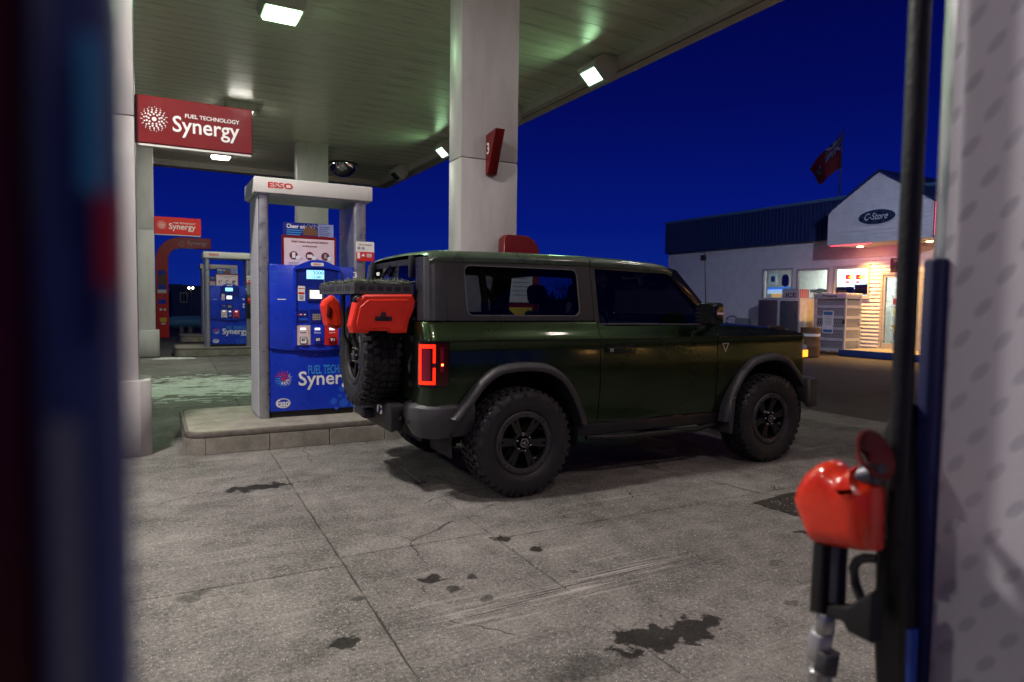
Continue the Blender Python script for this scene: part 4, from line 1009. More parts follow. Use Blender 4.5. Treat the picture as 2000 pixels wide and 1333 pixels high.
for w in (-.45, -.60):
    b = mb(CO); b.lathe([(1.535, .012), (1.55, .014)], (0, CYC+w-.10, .57), 'X', 12, True); b.build('parking_sensor', black_plastic, rb)
b = mb(CO); b.box(1.42, 1.60, CYC-.05, CYC+.05, .50, .57); b.build('tow_receiver', black_plastic, car, bevel=.006)
b = mb(CO); b.tube([(1.47, CYC-.30+.04*math.cos(a), .60+.05*math.sin(a)) for a in [k*.45 for k in range(-1, 9)]], .012, 8); b.build('tow_loop', chrome, car, smooth=60)
fpth = [(5.34, .85), (5.44, .83), (5.52, .74), (5.565, .45), (5.575, 0), (5.565, -.45), (5.52, -.74), (5.44, -.83), (5.34, -.85)]
fpth = [(x, CYC+y) for x, y in fpth]
fb = bumper('front_bumper', fpth, [(.13, .735), (.015, .735), (.0, .715), (.0, .62), (.03, .55), (.10, .47), (.14, .47)], M('front_bumper_black', (.03, .03, .033), .5, bump=.2, bs=250))
# chassis
b = mb(CO); b.box(1.75, 5.35, CYC-.42, CYC+.42, .36, .52); b.box(2.9, 4.4, CYC-.78, CYC+.78, .40, .50); b.build('chassis', under_m, car)
b = mb(CO); b.box(1.65, 4.34, CYC-.76, CYC+.76, .52, .56); b.build('cabin_floor', under_m, car)
for x in (2.345, 4.90):
    b = mb(CO); b.tube([(x, CYC-.70, .39), (x, CYC+.70, .39)], .05, 10); b.lathe([(-.14, .08), (-.1, .14), (.1, .14), (.14, .08)], (x, CYC+.05, .39), 'Y', 14, True); b.build('axle', under_m, car, smooth=50)
b = mb(CO); b.tube([(3.9, CYC-.35, .38), (2.7, CYC-.38, .38), (2.4, CYC-.45, .56), (1.75, CYC-.45, .47)], .035, 10); b.build('exhaust', under_m, car, smooth=50)
# interior
def seat(x, y):
    b = mb(CO)
    b.rings(pillow(rrect(y-.25, y+.25, .80, 1.34, .09, 4), lambda u, v, q: (x+.04-(v-.8)*.25+q, u, v), .07, .05))
    b.rings(pillow(rrect(y-.26, y+.26, x, x+.52, .09, 4), lambda u, v, q: (v, u, .78+q), .07, .05))
    b.rings(pillow(rrect(y-.13, y+.13, 1.40, 1.58, .06, 4), lambda u, v, q: (x-.12-(v-1.4)*.1+q, u, v), .05, .04))
    b.tube([(x-.09, y-.05, 1.32), (x-.11, y-.05, 1.42)], .008, 6); b.tube([(x-.09, y+.05, 1.32), (x-.11, y+.05, 1.42)], .008, 6)
    return b.build('seat', seat_m, car, smooth=50)
seat(3.32, CYC-.36); seat(3.32, CYC+.36)
b = mb(CO); b.rings(pillow(rrect(CYC-.58, CYC+.58, .78, 1.28, .07, 4), lambda u, v, q: (2.42-(v-.8)*.2+q, u, v), .06, .04)); b.build('rear_bench', seat_m, car, smooth=50)
b = mb(CO); b.xz([(4.02, .9), (3.98, 1.12), (4.05, 1.235), (4.36, 1.235), (4.36, .9)], CYC-.72, CYC+.72); b.build('dashboard', seat_m, car, bevel=.02)
b = mb(CO); ring = [(3.87+.06*math.sin(a), CYC+.36+.19*math.cos(a), 1.17+.18*math.sin(a)) for a in [k*math.pi/12 for k in range(25)]]; b.tube(ring, .014, 8, False); b.tube([(3.87, CYC+.36, 1.17), (4.1, CYC+.36, 1.10)], .04, 8); b.build('steering_wheel', seat_m, car, smooth=60)
for x in (2.98, 2.15):
    b = mb(CO); b.tube([(x, CYC-.70, .80), (x, CYC-.66, 1.45), (x, CYC-.58, 1.67), (x, CYC+.58, 1.67), (x, CYC+.66, 1.45), (x, CYC+.70, .80)], .03, 8); b.build('roll_bar', under_m, car, smooth=50)
b = mb(CO); b.tube([(2.15, CYC-.66, 1.50), (2.40, CYC-.66, 1.28)], .028, 8); b.tube([(2.98, CYC-.64, 1.5), (2.9, CYC-.66, 1.28)], .02, 8); b.build('seat_belt', seat_m, car)
b = mb(CO); b.box(3.76, 3.80, CYC-.12, CYC+.12, 1.56, 1.63); b.build('rear_view_mirror', black_plastic, car, bevel=.01)

# ---- wheels
def make_wheel():
    TR, TW = .397, .145
    b = mb(); b.lathe([(-.115, .222), (-.10, .205), (.0, .19), (.10, .20), (.115, .222)], (0, 0, 0), 'Y', 48)
    # six split spokes, slightly dished
    for k in range(6):
        a0 = k*math.pi/3+.26
        for off in (-.12, .12):
            a = a0+off; ca, sa = math.cos(a), math.sin(a); cb, sb = math.cos(a0), math.sin(a0)
            pi_ = Vector((.050*cb, 0, .050*sb)); po = Vector((.200*ca, 0, .200*sa)); t_ = Vector((-sa, 0, ca))*.013
            ys = [(-.098, pi_, 1.5), (-.112, po, 1.0)]
            rr = []
            for y, p, k_ in ys: rr.append([p+t_*k_+Vector((0, y, 0)), p-t_*k_+Vector((0, y, 0)), p-t_*k_*1.1+Vector((0, y+.05, 0)), p+t_*k_*1.1+Vector((0, y+.05, 0))])
            b.rings(rr)
    b.lathe([(-.050, .075), (-.100, .072), (-.106, .060), (-.100, .048)], (0, 0, 0), 'Y', 24)
    b.lathe([(.0, .001), (.0, .19)], (0, 0, 0), 'Y', 32)
    w = b.build('wheel', rim_black, car, smooth=35)
    b = mb(); b.lathe([(-.110, .186), (-.128, .190), (-.132, .200), (-.132, .222), (-.122, .232), (-.105, .232)], (0, 0, 0), 'Y', 64); br = b.build('bead_ring', bead_m, w, smooth=35)
    b = mb()
    for k in range(8):
        for d in (-.10, .10):
            a = k*math.pi/4+d+.39; b.lathe([(-.1345, .0062), (-.131, .0066)], (.211*math.cos(a), 0, .211*math.sin(a)), 'Y', 8, True)
    b.build('ring_bolt', rim_black, w)
    b = mb(); b.lathe([(-.10, .036), (-.122, .034), (-.126, .028)], (0, 0, 0), 'Y', 24, True); b.build('hub_cap', black_gloss, w, smooth=40)
    b = mb(); b.lathe([(-.1265, .032), (-.1275, .030), (-.1265, .027)], (0, 0, 0), 'Y', 28)
    b.prism([(-.012, -.012), (-.002, -.004), (.008, -.014), (.012, -.008), (.006, .0), (.012, .012), (.002, .008), (-.006, .014), (-.008, .004), (-.016, .0)], lambda u, v: (u, -.1262, v), lambda u, v: (u, -.1278, v)); b.build('hub_emblem', silver, w)
    for k in range(6):
        a = k*math.pi/3; b = mb(); b.lathe([(-.095, .011), (-.118, .010), (-.124, .006)], (.058*math.cos(a), 0, .058*math.sin(a)), 'Y', 6, True); b.build('lug_nut', chrome, w)
    # tyre with real tread blocks
    b = mb(); prof = [(-.100, .222), (-.118, .232), (-.132, .25), (-.143, .285), (-.146, .315), (-.143, .345), (-.134, .368), (-.118, .380), (-.06, .3835), (0, .3845)]
    prof = prof+[(-a, r) for a, r in reversed(prof[:-1])]
    b.lathe(prof, (0, 0, 0), 'Y', 72)
    rnd = random.Random(5); N = 40
    def block(a0, a1, y0, y1, r0, r1, sk=0, r1b=None):
        def P(a, y, r): return (r*math.cos(a), y, r*math.sin(a))
        r1b = r1b or r1
        lo = [P(a0, y0, r0), P(a1, y0, r0), P(a1+sk, y1, r0), P(a0+sk, y1, r0)]; e = .10*(a1-a0); ey = .08*(y1-y0)
        hi = [P(a0+e, y0+ey, r1), P(a1-e, y0+ey, r1), P(a1-e+sk, y1-ey, r1b), P(a0+e+sk, y1-ey, r1b)]
        b.rings([lo, hi])
    st = 2*math.pi/N
    for k in range(N):
        a = k*st
        for sg in (1, -1):
            j = rnd.uniform(-.08, .08)*st
            block(a+j, a+st*.66+j, *((-.136, -.086) if sg > 0 else (.086, .136)), .355, .390 if sg > 0 else .396, 0, .396 if sg > 0 else .390)
            if k % 2 == 0: block(a+j+.1*st, a+st*.56+j, *((-.1465, -.128) if sg > 0 else (.128, .1465)), .325, .372, 0)
            block(a+st*.35, a+st*1.02, *((-.080, -.032) if sg > 0 else (.032, .080)), .372, .3975, sg*st*.25)
            block(a+st*.1, a+st*.30, *((-.080, -.045) if sg > 0 else (.045, .080)), .372, .3965, -sg*st*.2)
        block(a+st*.05, a+st*.72, -.026, .026, .372, .398, st*.30)
    # raised sidewall ribs
    for k in range(20):
        a = k*math.pi/10+.05
        block(a, a+.19, -.1472, -.1425, .322, .334)
    ty = b.build('tyre', rubber, w, smooth=25)
    return w
w0 = make_wheel()
def put_wheel(loc, rz, ry=0, first=False):
    w = w0 if first else copy_tree(w0, car)
    w.parent = car; w.location = Vector(loc)-Vector(CO); w.rotation_euler = (0, ry, rz)
    return w
put_wheel((2.345, CYC-.815, .397), 0, .35, True)
put_wheel((4.90, CYC-.815, .397), 0, 1.1)
put_wheel((2.345, CYC+.815, .397), math.pi); put_wheel((4.90, CYC+.815, .397), math.pi)
sp = put_wheel((1.475, CYC+.0, .995), -math.pi/2); sp.name = 'spare_wheel'
b = mb(CO); b.lathe([(1.50, .09), (1.62, .14)], (0, CYC-.03, 1.0), 'X', 16, True); b.build('spare_carrier', under_m, car)
# rack over the spare with cargo net
b = mb(CO); b.box(1.20, 1.60, CYC-.62, CYC+.44, 1.478, 1.488); rk = b.build('rear_rack', black_plastic, car)
for (x0, x1, y0, y1) in ((1.19, 1.198, CYC-.63, CYC+.45), (1.602, 1.61, CYC-.63, CYC+.45), (1.198, 1.602, CYC-.63, CYC-.622), (1.198, 1.602, CYC+.442, CYC+.45)):
    b = mb(CO); b.box(x0, x1, y0, y1, 1.455, 1.53); b.build('rack_wall', grey_plastic, rk)
b = mb(CO)
for k in range(14): b.box(1.1875, 1.1895, CYC-.58+k*.075, CYC-.58+k*.075+(.03 if k % 3 else .012), 1.475, 1.51)
for k in range(6): b.box(1.225+k*.062, 1.265+k*.062, CYC-.6325, CYC-.6305, 1.478, 1.508)
tag(b.build('rack_slot', dark_print, rk), kind='stuff')
for y in (CYC-.16, CYC+.10):
    b = mb(CO); b.tube([(1.30, y, 1.475), (1.30, y, 1.15), (1.34, y, 1.06)], .014, 8); b.build('rack_strut', black_plastic, rk)
net_m = M('cargo_net', (.10, .12, .085), .8)
b = mb(CO); rnd = random.Random(11)
for k in range(15):
    y = CYC-.62+k*.075; b.tube([(1.20+q*.07, y+rnd.uniform(-.015, .015), 1.530+rnd.uniform(0, .022)) for q in range(7)], .0045, 5)
for k in range(7):
    x = 1.21+k*.065; b.tube([(x+rnd.uniform(-.012, .012), CYC-.62+q*.09, 1.532+rnd.uniform(0, .022)) for q in range(13)], .0045, 5)
for k in range(260):
    x, y = rnd.uniform(1.2, 1.6), rnd.uniform(CYC-.62, CYC+.45); b.tube([(x, y, 1.53), (x+rnd.gauss(0, .012), y+rnd.gauss(0, .012), 1.545+rnd.random()*.032)], .004, 4)
b.build('cargo_net', net_m, rk)

# ---- red fuel cans strapped to the rack (things of their own)
def can(pts, y, half, label, rnd_=.015, cap=None, mark=None, facets=None):
    P3 = [hit(px, py, 1, y) for px, py in pts]; o = Vector((sum(p.x for p in P3)/len(P3), y+half, min(p.z for p in P3)))
    t = thing('fuel_can', label, 'fuel can', o, group='red flat fuel cans on the rear rack')
    b = mb(o); b.rings(pillow([(p.x, p.z) for p in P3], lambda u, v, q: (u, y+half+q, v), half, rnd_, 2)); bd = b.build('can_body', red_plastic, t, smooth=22)
    if cap:
        c = hit(*cap, 1, y); b = mb(o); b.lathe([(-.030, .022), (-.028, .030), (.03, .030)], (c.x, y+half*.6, c.z), 'Y', 16, True); cp = b.build('can_cap', black_plastic, bd, bevel=.002, seg=1)
        b = mb(o); b.lathe([(-.0325, .014), (-.0302, .016)], (c.x, y+half*.6, c.z), 'Y', 12, True); b.build('cap_insert', red_print, bd)
    if mark:
        c = hit(*mark, 1, y); b = mb(o); b.xz([(c.x-.06, c.z-.018), (c.x+.06, c.z-.018), (c.x+.06, c.z+.012), (c.x+.022, c.z+.012), (c.x+.014, c.z+.042), (c.x-.014, c.z+.042), (c.x-.022, c.z+.012), (c.x-.06, c.z+.012)], y-.0035, y+.0005); b.build('mounting_hole', dark_print, bd)
        b = mb(o); b.box(c.x-.045, c.x+.035, y-.012, y-.004, c.z-.012, c.z+.004); b.build('mounting_bar', black_plastic, bd, bevel=.003, seg=1)
        # moulded raised border
        pts_ = [(p.x, p.z) for p in P3]; cx_ = sum(p[0] for p in pts_)/len(pts_); cz_ = sum(p[1] for p in pts_)/len(pts_)
        q1 = [(cx_+(a-cx_)*.84, cz_+(c_-cz_)*.78) for a, c_ in pts_]; q2 = [(cx_+(a-cx_)*.80, cz_+(c_-cz_)*.72) for a, c_ in pts_]; n = len(q1)
        b = mb(o); b.add([(x, y-.001, z) for x, z in q1]+[(x, y-.006, z) for x, z in [((a[0]+e[0])/2, (a[1]+e[1])/2) for a, e in zip(q1, q2)]]+[(x, y-.001, z) for x, z in q2], [(i, (i+1) % n, n+(i+1) % n, n+i) for i in range(n)]+[(n+i, n+(i+1) % n, 2*n+(i+1) % n, 2*n+i) for i in range(n)]); b.build('moulded_rib', red_plastic, bd)
    return t, o
can([(712, 575), (806, 575), (812, 589), (809, 607), (801, 625), (795, 651), (765, 651.5), (761, 647), (723, 647), (719, 651.5), (689, 651), (684.5, 637), (694, 592)], 4.44, .055, 'red flat fuel can on the near side above the spare wheel', cap=(701, 586), mark=(749, 622))
t, o = can([(650, 577), (634, 588), (631, 598), (636, 628), (639, 637), (659, 644), (671, 639), (674, 627), (664, 590), (654, 579)], 5.60, .075, 'red fuel can on the far side of the rack before the pump', rnd_=.028)
c = hit(642, 607, 1, 5.60); b = mb(o); b.xz([(c.x-.02, c.z-.05), (c.x+.02, c.z-.06), (c.x+.025, c.z+.02), (c.x-.005, c.z+.05)], 5.594, 5.606); b.build('grip_hole', M('dark_red', (.15, .008, .006), .5), t, bevel=.006)

# ================================================================ convenience store
SX = 19.5
siding_m = M('white_siding', (.74, .72, .74), .55, var=.12, vs=3, bump=.05, bs=40)
band_m = M('navy_metal', (.014, .032, .13), .5, .2, var=.2, vs=4)
trim_m = M('roof_trim', (.07, .16, .28), .5)
frame_m = M('window_frame', (.42, .41, .42), .5)
kerb_blue = M('kerb_blue_paint', (.012, .05, .22), .6, var=.3, bump=.3)
walk_m = M('walkway_concrete', (.28, .26, .23), .85, var=.3, bump=.4)
store_glass = glass('shop_glass', (.86, .9, .9))
inner_m = M('shop_interior', (.70, .70, .66), .7)
SO = (SX, 10, 0)
store = thing('corner_store', 'white sided roadside store with navy roof band and gabled entrance', 'store', SO)
def S(px, py, X=SX): p = hit(px, py, 0, X); return p.y, p.z
ZW = .19
ytop, zt_l = S(1308, 440); yb, zb_l = S(1308, 497)
SY1, SY0 = ytop, -24.0
ZBAND = zb_l; ZTOP = zt_l
holes = {}
wins = {'w1': ((1493, 529), (1546, 582)), 'w2': ((1560, 529), (1616, 581)), 'w3': ((1632, 524), (1696, 578)), 'w4': ((1819, 517), (1880, 580))}
HO = []
for k, (a, c) in wins.items():
    (ya, za), (yc, zc) = S(*a), S(*c); HO.append((yc, ya, zc-.02, za))
(dy1, dz1), (dy0, dz0) = S(1727, 538), S(1792, 684); DOOR = (dy0, dy1, ZW, dz1); HO.append(DOOR)
HO += [(4.0, 5.2, 1.75, 2.6), (.5, 1.7, 1.75, 2.6), (-3.5, -2.3, 1.75, 2.6)]
b = mb(SO); z = 0.0; bh = .115
while z < ZBAND+.1:
    z1 = min(z+bh, ZBAND+.1); iv = [(SY0, SY1)]
    for (a, c, e_, f_) in HO:
        if e_ < (z+z1)/2 < f_:
            iv = [q for (p0_, p1_) in iv for q in ((p0_, min(p1_, a)), (max(p0_, c), p1_)) if q[1]-q[0] > .01]
    for (p0_, p1_) in iv:
        b.add([(SX-.03, p0_, z), (SX-.03, p1_, z), (SX, p1_, z1), (SX, p0_, z1), (SX, p0_, z), (SX, p1_, z)], [(0, 1, 2, 3), (0, 4, 5, 1), (0, 3, 4), (1, 5, 2)])
    z = z1
b.build('siding_wall', siding_m, store)
b = mb(SO); b.box(SX+.20, 27, SY1-.02, SY1, 0, ZTOP-.3); b.box(SX+.001, SX+.20, SY1-.02, SY1-.001, 0, ZTOP-.3); b.build('end_wall', siding_m, store)
b = mb(SO); b.box(SX+.3, 27, SY0, SY1, ZBAND+.2, ZBAND+.3); b.build('roof_slab', band_m, store)
# navy ribbed roof band, battered
b = mb(SO); n = int((SY1-SY0)/.15)
for k in range(n):
    y = SY0+k*.15
    f = lambda t, d: (SX-.22-d, 0, ZBAND+(ZTOP-ZBAND)*t)
    for (ya, yb_, d0, d1) in ((y, y+.11, 0, 0), (y+.11, y+.122, 0, .03), (y+.122, y+.138, .03, .03), (y+.138, y+.15, .03, 0)):
        p = [f(0, d0), f(0, d1), f(1, d1), f(1, d0)]; b.add([(p[0][0], ya, p[0][2]), (p[1][0], yb_, p[1][2]), (p[2][0], yb_, p[2][2]), (p[3][0], ya, p[3][2])], [(0, 1, 2, 3)])
b.add([(SX-.22, SY0, ZBAND), (SX-.22, SY1, ZBAND), (SX+.01, SY1, ZBAND), (SX+.01, SY0, ZBAND)], [(0, 1, 2, 3)]); b.add([(SX-.22, SY1, ZBAND), (SX-.22, SY1, ZTOP), (SX+.4, SY1, ZTOP), (SX+.4, SY1, ZBAND)], [(0, 1, 2, 3)])
b.build('roof_band', band_m, store)
b = mb(SO); b.box(SX-.27, SX+.45, SY0, SY1+.03, ZTOP, ZTOP+.09); b.build('roof_trim', trim_m, store)
# gabled entrance
GX = 18.2
(gy1, gz0), (gyp, gzp), (gy1b, gze) = S(1617, 480, GX), S(1718, 336, GX), S(1617, 417, GX)
gy0 = 2*gyp-gy1
b = mb(SO); z = gz0
while z < gzp-.02:
    z1 = min(z+.115, gzp)
    def half(zz): return (gy1-gyp) if zz <= gze else (gy1-gyp)*(gzp-zz)/(gzp-gze)
    h0, h1 = half(z), half(z1)
    b.add([(GX-.03, gyp-h0, z), (GX-.03, gyp+h0, z), (GX, gyp+h1, z1), (GX, gyp-h1, z1), (GX, gyp-h0, z), (GX, gyp+h0, z)], [(0, 1, 2, 3), (0, 4, 5, 1)]); z = z1
gb = b.build('gable_wall', siding_m, store)
b = mb(SO); b.box(GX+.002, SX+.3, gy1-.02, gy1, gz0, gze); b.build('gable_cheek', band_m, store)
b = mb(SO); b.box(GX+.002, SX+.3, gy0, gy0+.02, gz0, gze); b.build('gable_cheek', band_m, store)
b = mb(SO); b.box(GX+.001, SX-.02, gy0+.02, gy1-.02, gz0-.01, gz0+.03); b.build('gable_soffit', siding_m, store)
for sg in (1, -1):
    ye = gyp+sg*(gy1-gyp+.10); zz = gze-.07
    b = mb(SO); b.rings([[(GX-.06, gyp, gzp+.005), (GX-.06, ye, zz), (GX-.06, ye, zz+.06), (GX-.06, gyp, gzp+.075)], [(22, gyp, gzp+.005), (22, ye, zz), (22, ye, zz+.06), (22, gyp, gzp+.075)]]); b.build('gable_roof', band_m, store)
    b = mb(SO); b.box(GX-.03, GX-.019, *sorted((gyp+sg*(gy1-gyp), gyp+sg*(gy1-gyp-.05))), gz0, gze-.03); b.build('corner_board', siding_m, store)
# oval shop sign
(cy1, cz1), (cy0, cz0) = S(1678, 424, GX), S(1754, 424, GX); cym = (cy0+cy1)/2; czm = S(1716, 424, GX)[1]; rx, rz = (cy1-cy0)/2, .235
t = thing('oval_sign', 'navy oval sign reading C-Store on the white gable', 'sign', (GX-.05, cym, czm)); oo = (GX-.05, cym, czm)
b = mb(oo); b.yz(circ(cym, czm, rx, rz, 40), GX-.07, GX-.025); os_ = b.build('sign_disc', M('sign_white_rim', (.7, .75, .8), .4), t)
b = mb(oo); b.yz(circ(cym, czm, rx-.03, rz-.03, 40), GX-.075, GX-.0705); b.build('sign_face', M('sign_navy', (.006, .02, .07), .3), t)
lettering('C-Store', (-.028, rx*.62, -.075), (0, -1, 0), (0, 0, 1), rx*1.2, .19, M('sign_letters', (.75, .8, .85), .4), t, .004, .35)
# windows
def shop_window(y0, y1, z0, z1, name='shop_window'):
    b = mb(SO); fw = .05
    for (a, c, e_, f_) in ((y0-fw, y0+.012, z0-fw, z1+fw), (y1-.012, y1+fw, z0-fw, z1+fw), (y0+.012, y1-.012, z1-.012, z1+fw), (y0+.012, y1-.012, z0-fw, z0+.012)): b.box(SX-.045, SX+.10, a, c, e_, f_)
    w = b.build(name, frame_m, store)
    b = mb(SO); b.box(SX+.03, SX+.034, y0+.012, y1-.012, z0+.012, z1-.012); b.build('pane', store_glass, w)
    b = mb(SO); b.box(SX-.07, SX-.046, y0-fw-.02, y1+fw+.02, z0-fw-.03, z0-fw); b.build('sill', frame_m, w)
    return w
WW = [shop_window(*h) for i, h in enumerate(HO) if i != 4]
def stuck(w, pa, pc, mat, name='window_poster', d=.06):
    (ya, za), (yc, zc) = S(*pa, SX+d), S(*pc, SX+d); b = mb(SO); b.box(SX+d, SX+d+.01, yc, ya, zc, za); return b.build(name, mat, w)
stuck(WW[0], (1502, 535), (1517, 556), M('poster_pale', (.55, .75, .72), .5, emit=(.7, .85, .85), es=.25)); stuck(WW[0], (1506, 540), (1513, 551), pink_print, d=.055)
(ya, za) = S(1534, 548, SX+.06); b = mb(SO); b.yz(rrect(ya-.155, ya+.155, za-.22, za+.21, .14), SX+.055, SX+.075); b.build('neon_sign', M('dim_neon', (.10, .03, .14), .4), WW[0])
stuck(WW[0], (1499, 561), (1546, 566), E('poster_blue', (.10, .30, .9), .6)); stuck(WW[0], (1499, 566), (1546, 574), E('poster_sky', (.55, .75, 1), .8)); stuck(WW[0], (1507, 574), (1546, 581), E('poster_amber', (1, .55, .15), .6))
stuck(WW[1], (1582, 566), (1616, 572), M('curtain_grey', (.35, .35, .33), .7)); stuck(WW[1], (1586, 573), (1612, 580), E('lit_food', (1, .6, .3), .35))
pass
sg_ = stuck(WW[2], (1648, 527), (1691, 556), E('led_board', (.80, .95, 1.0), 1.7), 'price_board')
for px, tx_ in ((1652, '40'), (1672, '48')):
    stuck(WW[2], (px, 537), (px+8, 546), E('led_red', (1, .03, .05), 1.6), 'price_block', .05)
    (ya, za), (yc, zc) = S(px+5, 536, SX+.04), S(px+17, 547, SX+.04)
    lettering(tx_, (.04, ya-10, zc), (0, -1, 0), (0, 0, 1), ya-yc, za-zc, E('led_yellow', (1, .55, .02), 1.8), WW[2], .02)
    stuck(WW[2], (px, 550), (px+6, 553), E('led_red', (1, .03, .05), 1.6), 'price_block', .05)
stuck(WW[2], (1634, 561), (1667, 577), blue_panel, 'window_crate', .07); stuck(WW[2], (1637, 567), (1652, 574), pink_print, 'crate_label', .06); stuck(WW[2], (1669, 556), (1694, 575), M('dim_purple', (.07, .02, .14), .5), 'window_crate', .07)
# door
b = mb(SO); y0, y1, z0, z1 = DOOR
for (a, c, e_, f_) in ((y0, y0+.07, z0, z1), (y1-.07, y1, z0, z1), (y0+.07, y1-.07, z1-.07, z1), (y0+.07, y1-.07, z0, z0+.16)): b.box(SX-.03, SX+.05, a, c, e_, f_)
b.box(SX-.05, SX+.06, y1, y1+.07, z0, z1+.07); b.box(SX-.05, SX+.06, y0-.07, y0, z0, z1+.07); b.box(SX-.05, SX+.06, y0, y1, z1+.001, z1+.07)
dr = b.build('glass_door', frame_m, store)
b = mb(SO); b.box(SX+.01, SX+.014, y0+.07, y1-.07, z0+.16, z1-.07); b.build('pane', store_glass, dr)
b = mb(SO); b.tube([(SX-.06, y0+.14, 1.1), (SX-.06, y0+.14, 1.4)], .014, 8); b.build('handle', chrome, dr)
(ya, za) = S(1754, 642, SX); st_ = []
for k in range(10):
    a = math.pi/2+k*math.pi/5; r_ = .26 if k % 2 == 0 else .11; st_.append((ya+r_*math.cos(a), za+r_*math.sin(a)))
b = mb(SO); b.yz(st_, SX-.002, SX+.004); b.build('star_decal', M('star_olive', (.20, .20, .03), .5), dr)
# interior
b = mb(SO); b.box(21.9, 21.95, 3, SY1-.05, .19, 3.2); b.box(SX+.2, 24, SY1-.10, SY1-.05, .19, 3.2); b.box(SX+.2, 24, 3, 3.05, .19, 3.2); b.box(SX+.2, 24.0, 3.05, SY1-.1, 3.2, 3.24); b.build('interior_shell', inner_m, store)
b = mb(SO); b.box(SX+.15, 24.0, 3.05, SY1-.1, .15, .189); b.build('interior_floor', walk_m, store)
for y in (15.5, 12.6, 9.5):
    b = mb(SO); b.box(20.2, 21.6, y-.1, y+.1, 3.14, 3.199); b.build('ceiling_tube', E('shop_tube', (.95, 1, .92), 5), store)
    area_light('shop_light', (20.9-SX, y-10, 3.1), (0, 0, -1), 1.4, .6, 100, (.95, 1, .92), store)
prods = [M('product_'+n_, c_, .4) for n_, c_ in (('blue', (.03, .12, .5)), ('white', (.7, .7, .7)), ('red', (.5, .05, .04)), ('yellow', (.7, .5, .05)), ('green', (.05, .3, .1)), ('dark', (.03, .03, .04)), ('teal', (.1, .4, .5)))]
rnd = random.Random(21)
for (x0, ys, ye, lab) in ((20.35, DOOR[0]-.3, DOOR[1]-.15, 'shelf rack of goods seen through the glass door'), (20.5, 13.6, 15.6, 'shelf rack of goods behind the first lit window'), (21.35, 5, 13.4, 'long back-wall shelf of goods inside the store')):
    t = thing('shelf_rack', lab, 'shelf', (x0, (ys+ye)/2, .19)); oo = (x0, (ys+ye)/2, .19)
    b = mb(oo)
    for y in (ys, ye-.04): b.box(x0, x0+.04, y, y+.04, .19, 2.1); b.box(x0+.4, x0+.44, y, y+.04, .19, 2.1)
    b.build('upright', white_print, t)
    for z in (.35, .75, 1.15, 1.5, 1.85):
        b = mb(oo); b.box(x0-.01, x0+.45, ys, ye, z, z+.03); b.build('shelf', white_print, t)
        y = ys+.02
        while y < ye-.12:
            w_ = rnd.uniform(.07, .2); h_ = rnd.uniform(.12, .30); b = mb(oo); b.box(x0+.02, x0+.2, y, y+w_*.85, z+.031, z+.031+h_); b.build('product', rnd.choice(prods), t); y += w_+rnd.uniform(0, .06)
# soffit downlights and pink neon strip
warm = (1.0, .54, .14)
for i, y in enumerate((gy1-.62, gy0+.45, 7.2, 4.2, 1.2, -1.8, -4.8, -7.8, -11.5, -15.5, -19.5)):
    xx, zz = (GX+.65, gz0-.011) if i < 2 else (SX-.11, ZBAND-.001)
    t = thing('soffit_lamp', ('round warm soffit lamp under the gable left of the hose' if i == 0 else 'round warm soffit lamp under the gable right of the hose' if i == 1 else 'warm soffit lamp under the store roof band, '+('', '', 'first', 'second', 'third', 'fourth', 'fifth', 'sixth', 'seventh', 'eighth', 'ninth')[i]+' beyond the gable'), 'lamp', (xx, y, zz), group='warm soffit lamps of the store')
    b = mb(); b.lathe([(0, .12), (-.025, .12), (-.03, .10)], (0, 0, 0), 'Z', 20, True); b.build('trim_ring', pale_steel, t)
    b = mb(); b.lathe([(-.0305, .095), (-.045, .06)], (0, 0, 0), 'Z', 20, True); b.build('bulb', E('warm_bulb', warm, 40), t)
    area_light('soffit_lamp_light', (0, 0, -.06), (0, 0, -1), .18, .18, 75 if i < 2 else 120, warm, t).data.spread = R(115)
pinkc = (1.0, .10, .28)
t = thing('neon_strip', 'glowing pink light strip along the gable soffit edge', 'light strip', (GX+.05, gyp, gz0))
b = mb((GX+.05, gyp, gz0)); b.tube([(GX+.06, gy1-.04, gz0-.025), (GX+.06, gyp+.2, gz0-.025)], .007, 8); b.build('tube', E('pink_neon', (1.0, .06, .14), 3), t)
b = mb((GX+.05, gyp, gz0)); b.tube([(GX+.04, gy0-.02, gz0+.06), (GX+.04, gy0-.02, gze-.05)], .007, 8); b.build('tube', E('pink_neon', (1.0, .06, .14), 3), t)
area_light('neon_light', (.1, (gy1-gyp)/2, -.06), (.5, 0, -1), .06, 1.4, 24, pinkc, t)
area_light('neon_light', (.02, gy0-gyp-.10, .5), (0, -1, -.2), .06, .8, 14, pinkc, t)
# raised walkway with blue kerb
ky = 12.7
t = thing('store_walkway', 'raised concrete walkway with blue painted kerb at the store door', 'walkway', (18.6, 6, 0)); oo = (18.6, 6, 0)
b = mb(oo); b.box(17.86, SX+.1, -9, ky-.04, 0, ZW); b.build('walkway_top', walk_m, t)
b = mb(oo); b.box(17.78, 17.858, -9, ky, 0, ZW+.004); b.box(17.858, SX, ky-.04+.001, ky, 0, ZW+.003); b.build('blue_kerb', kerb_blue, t, bevel=.015)
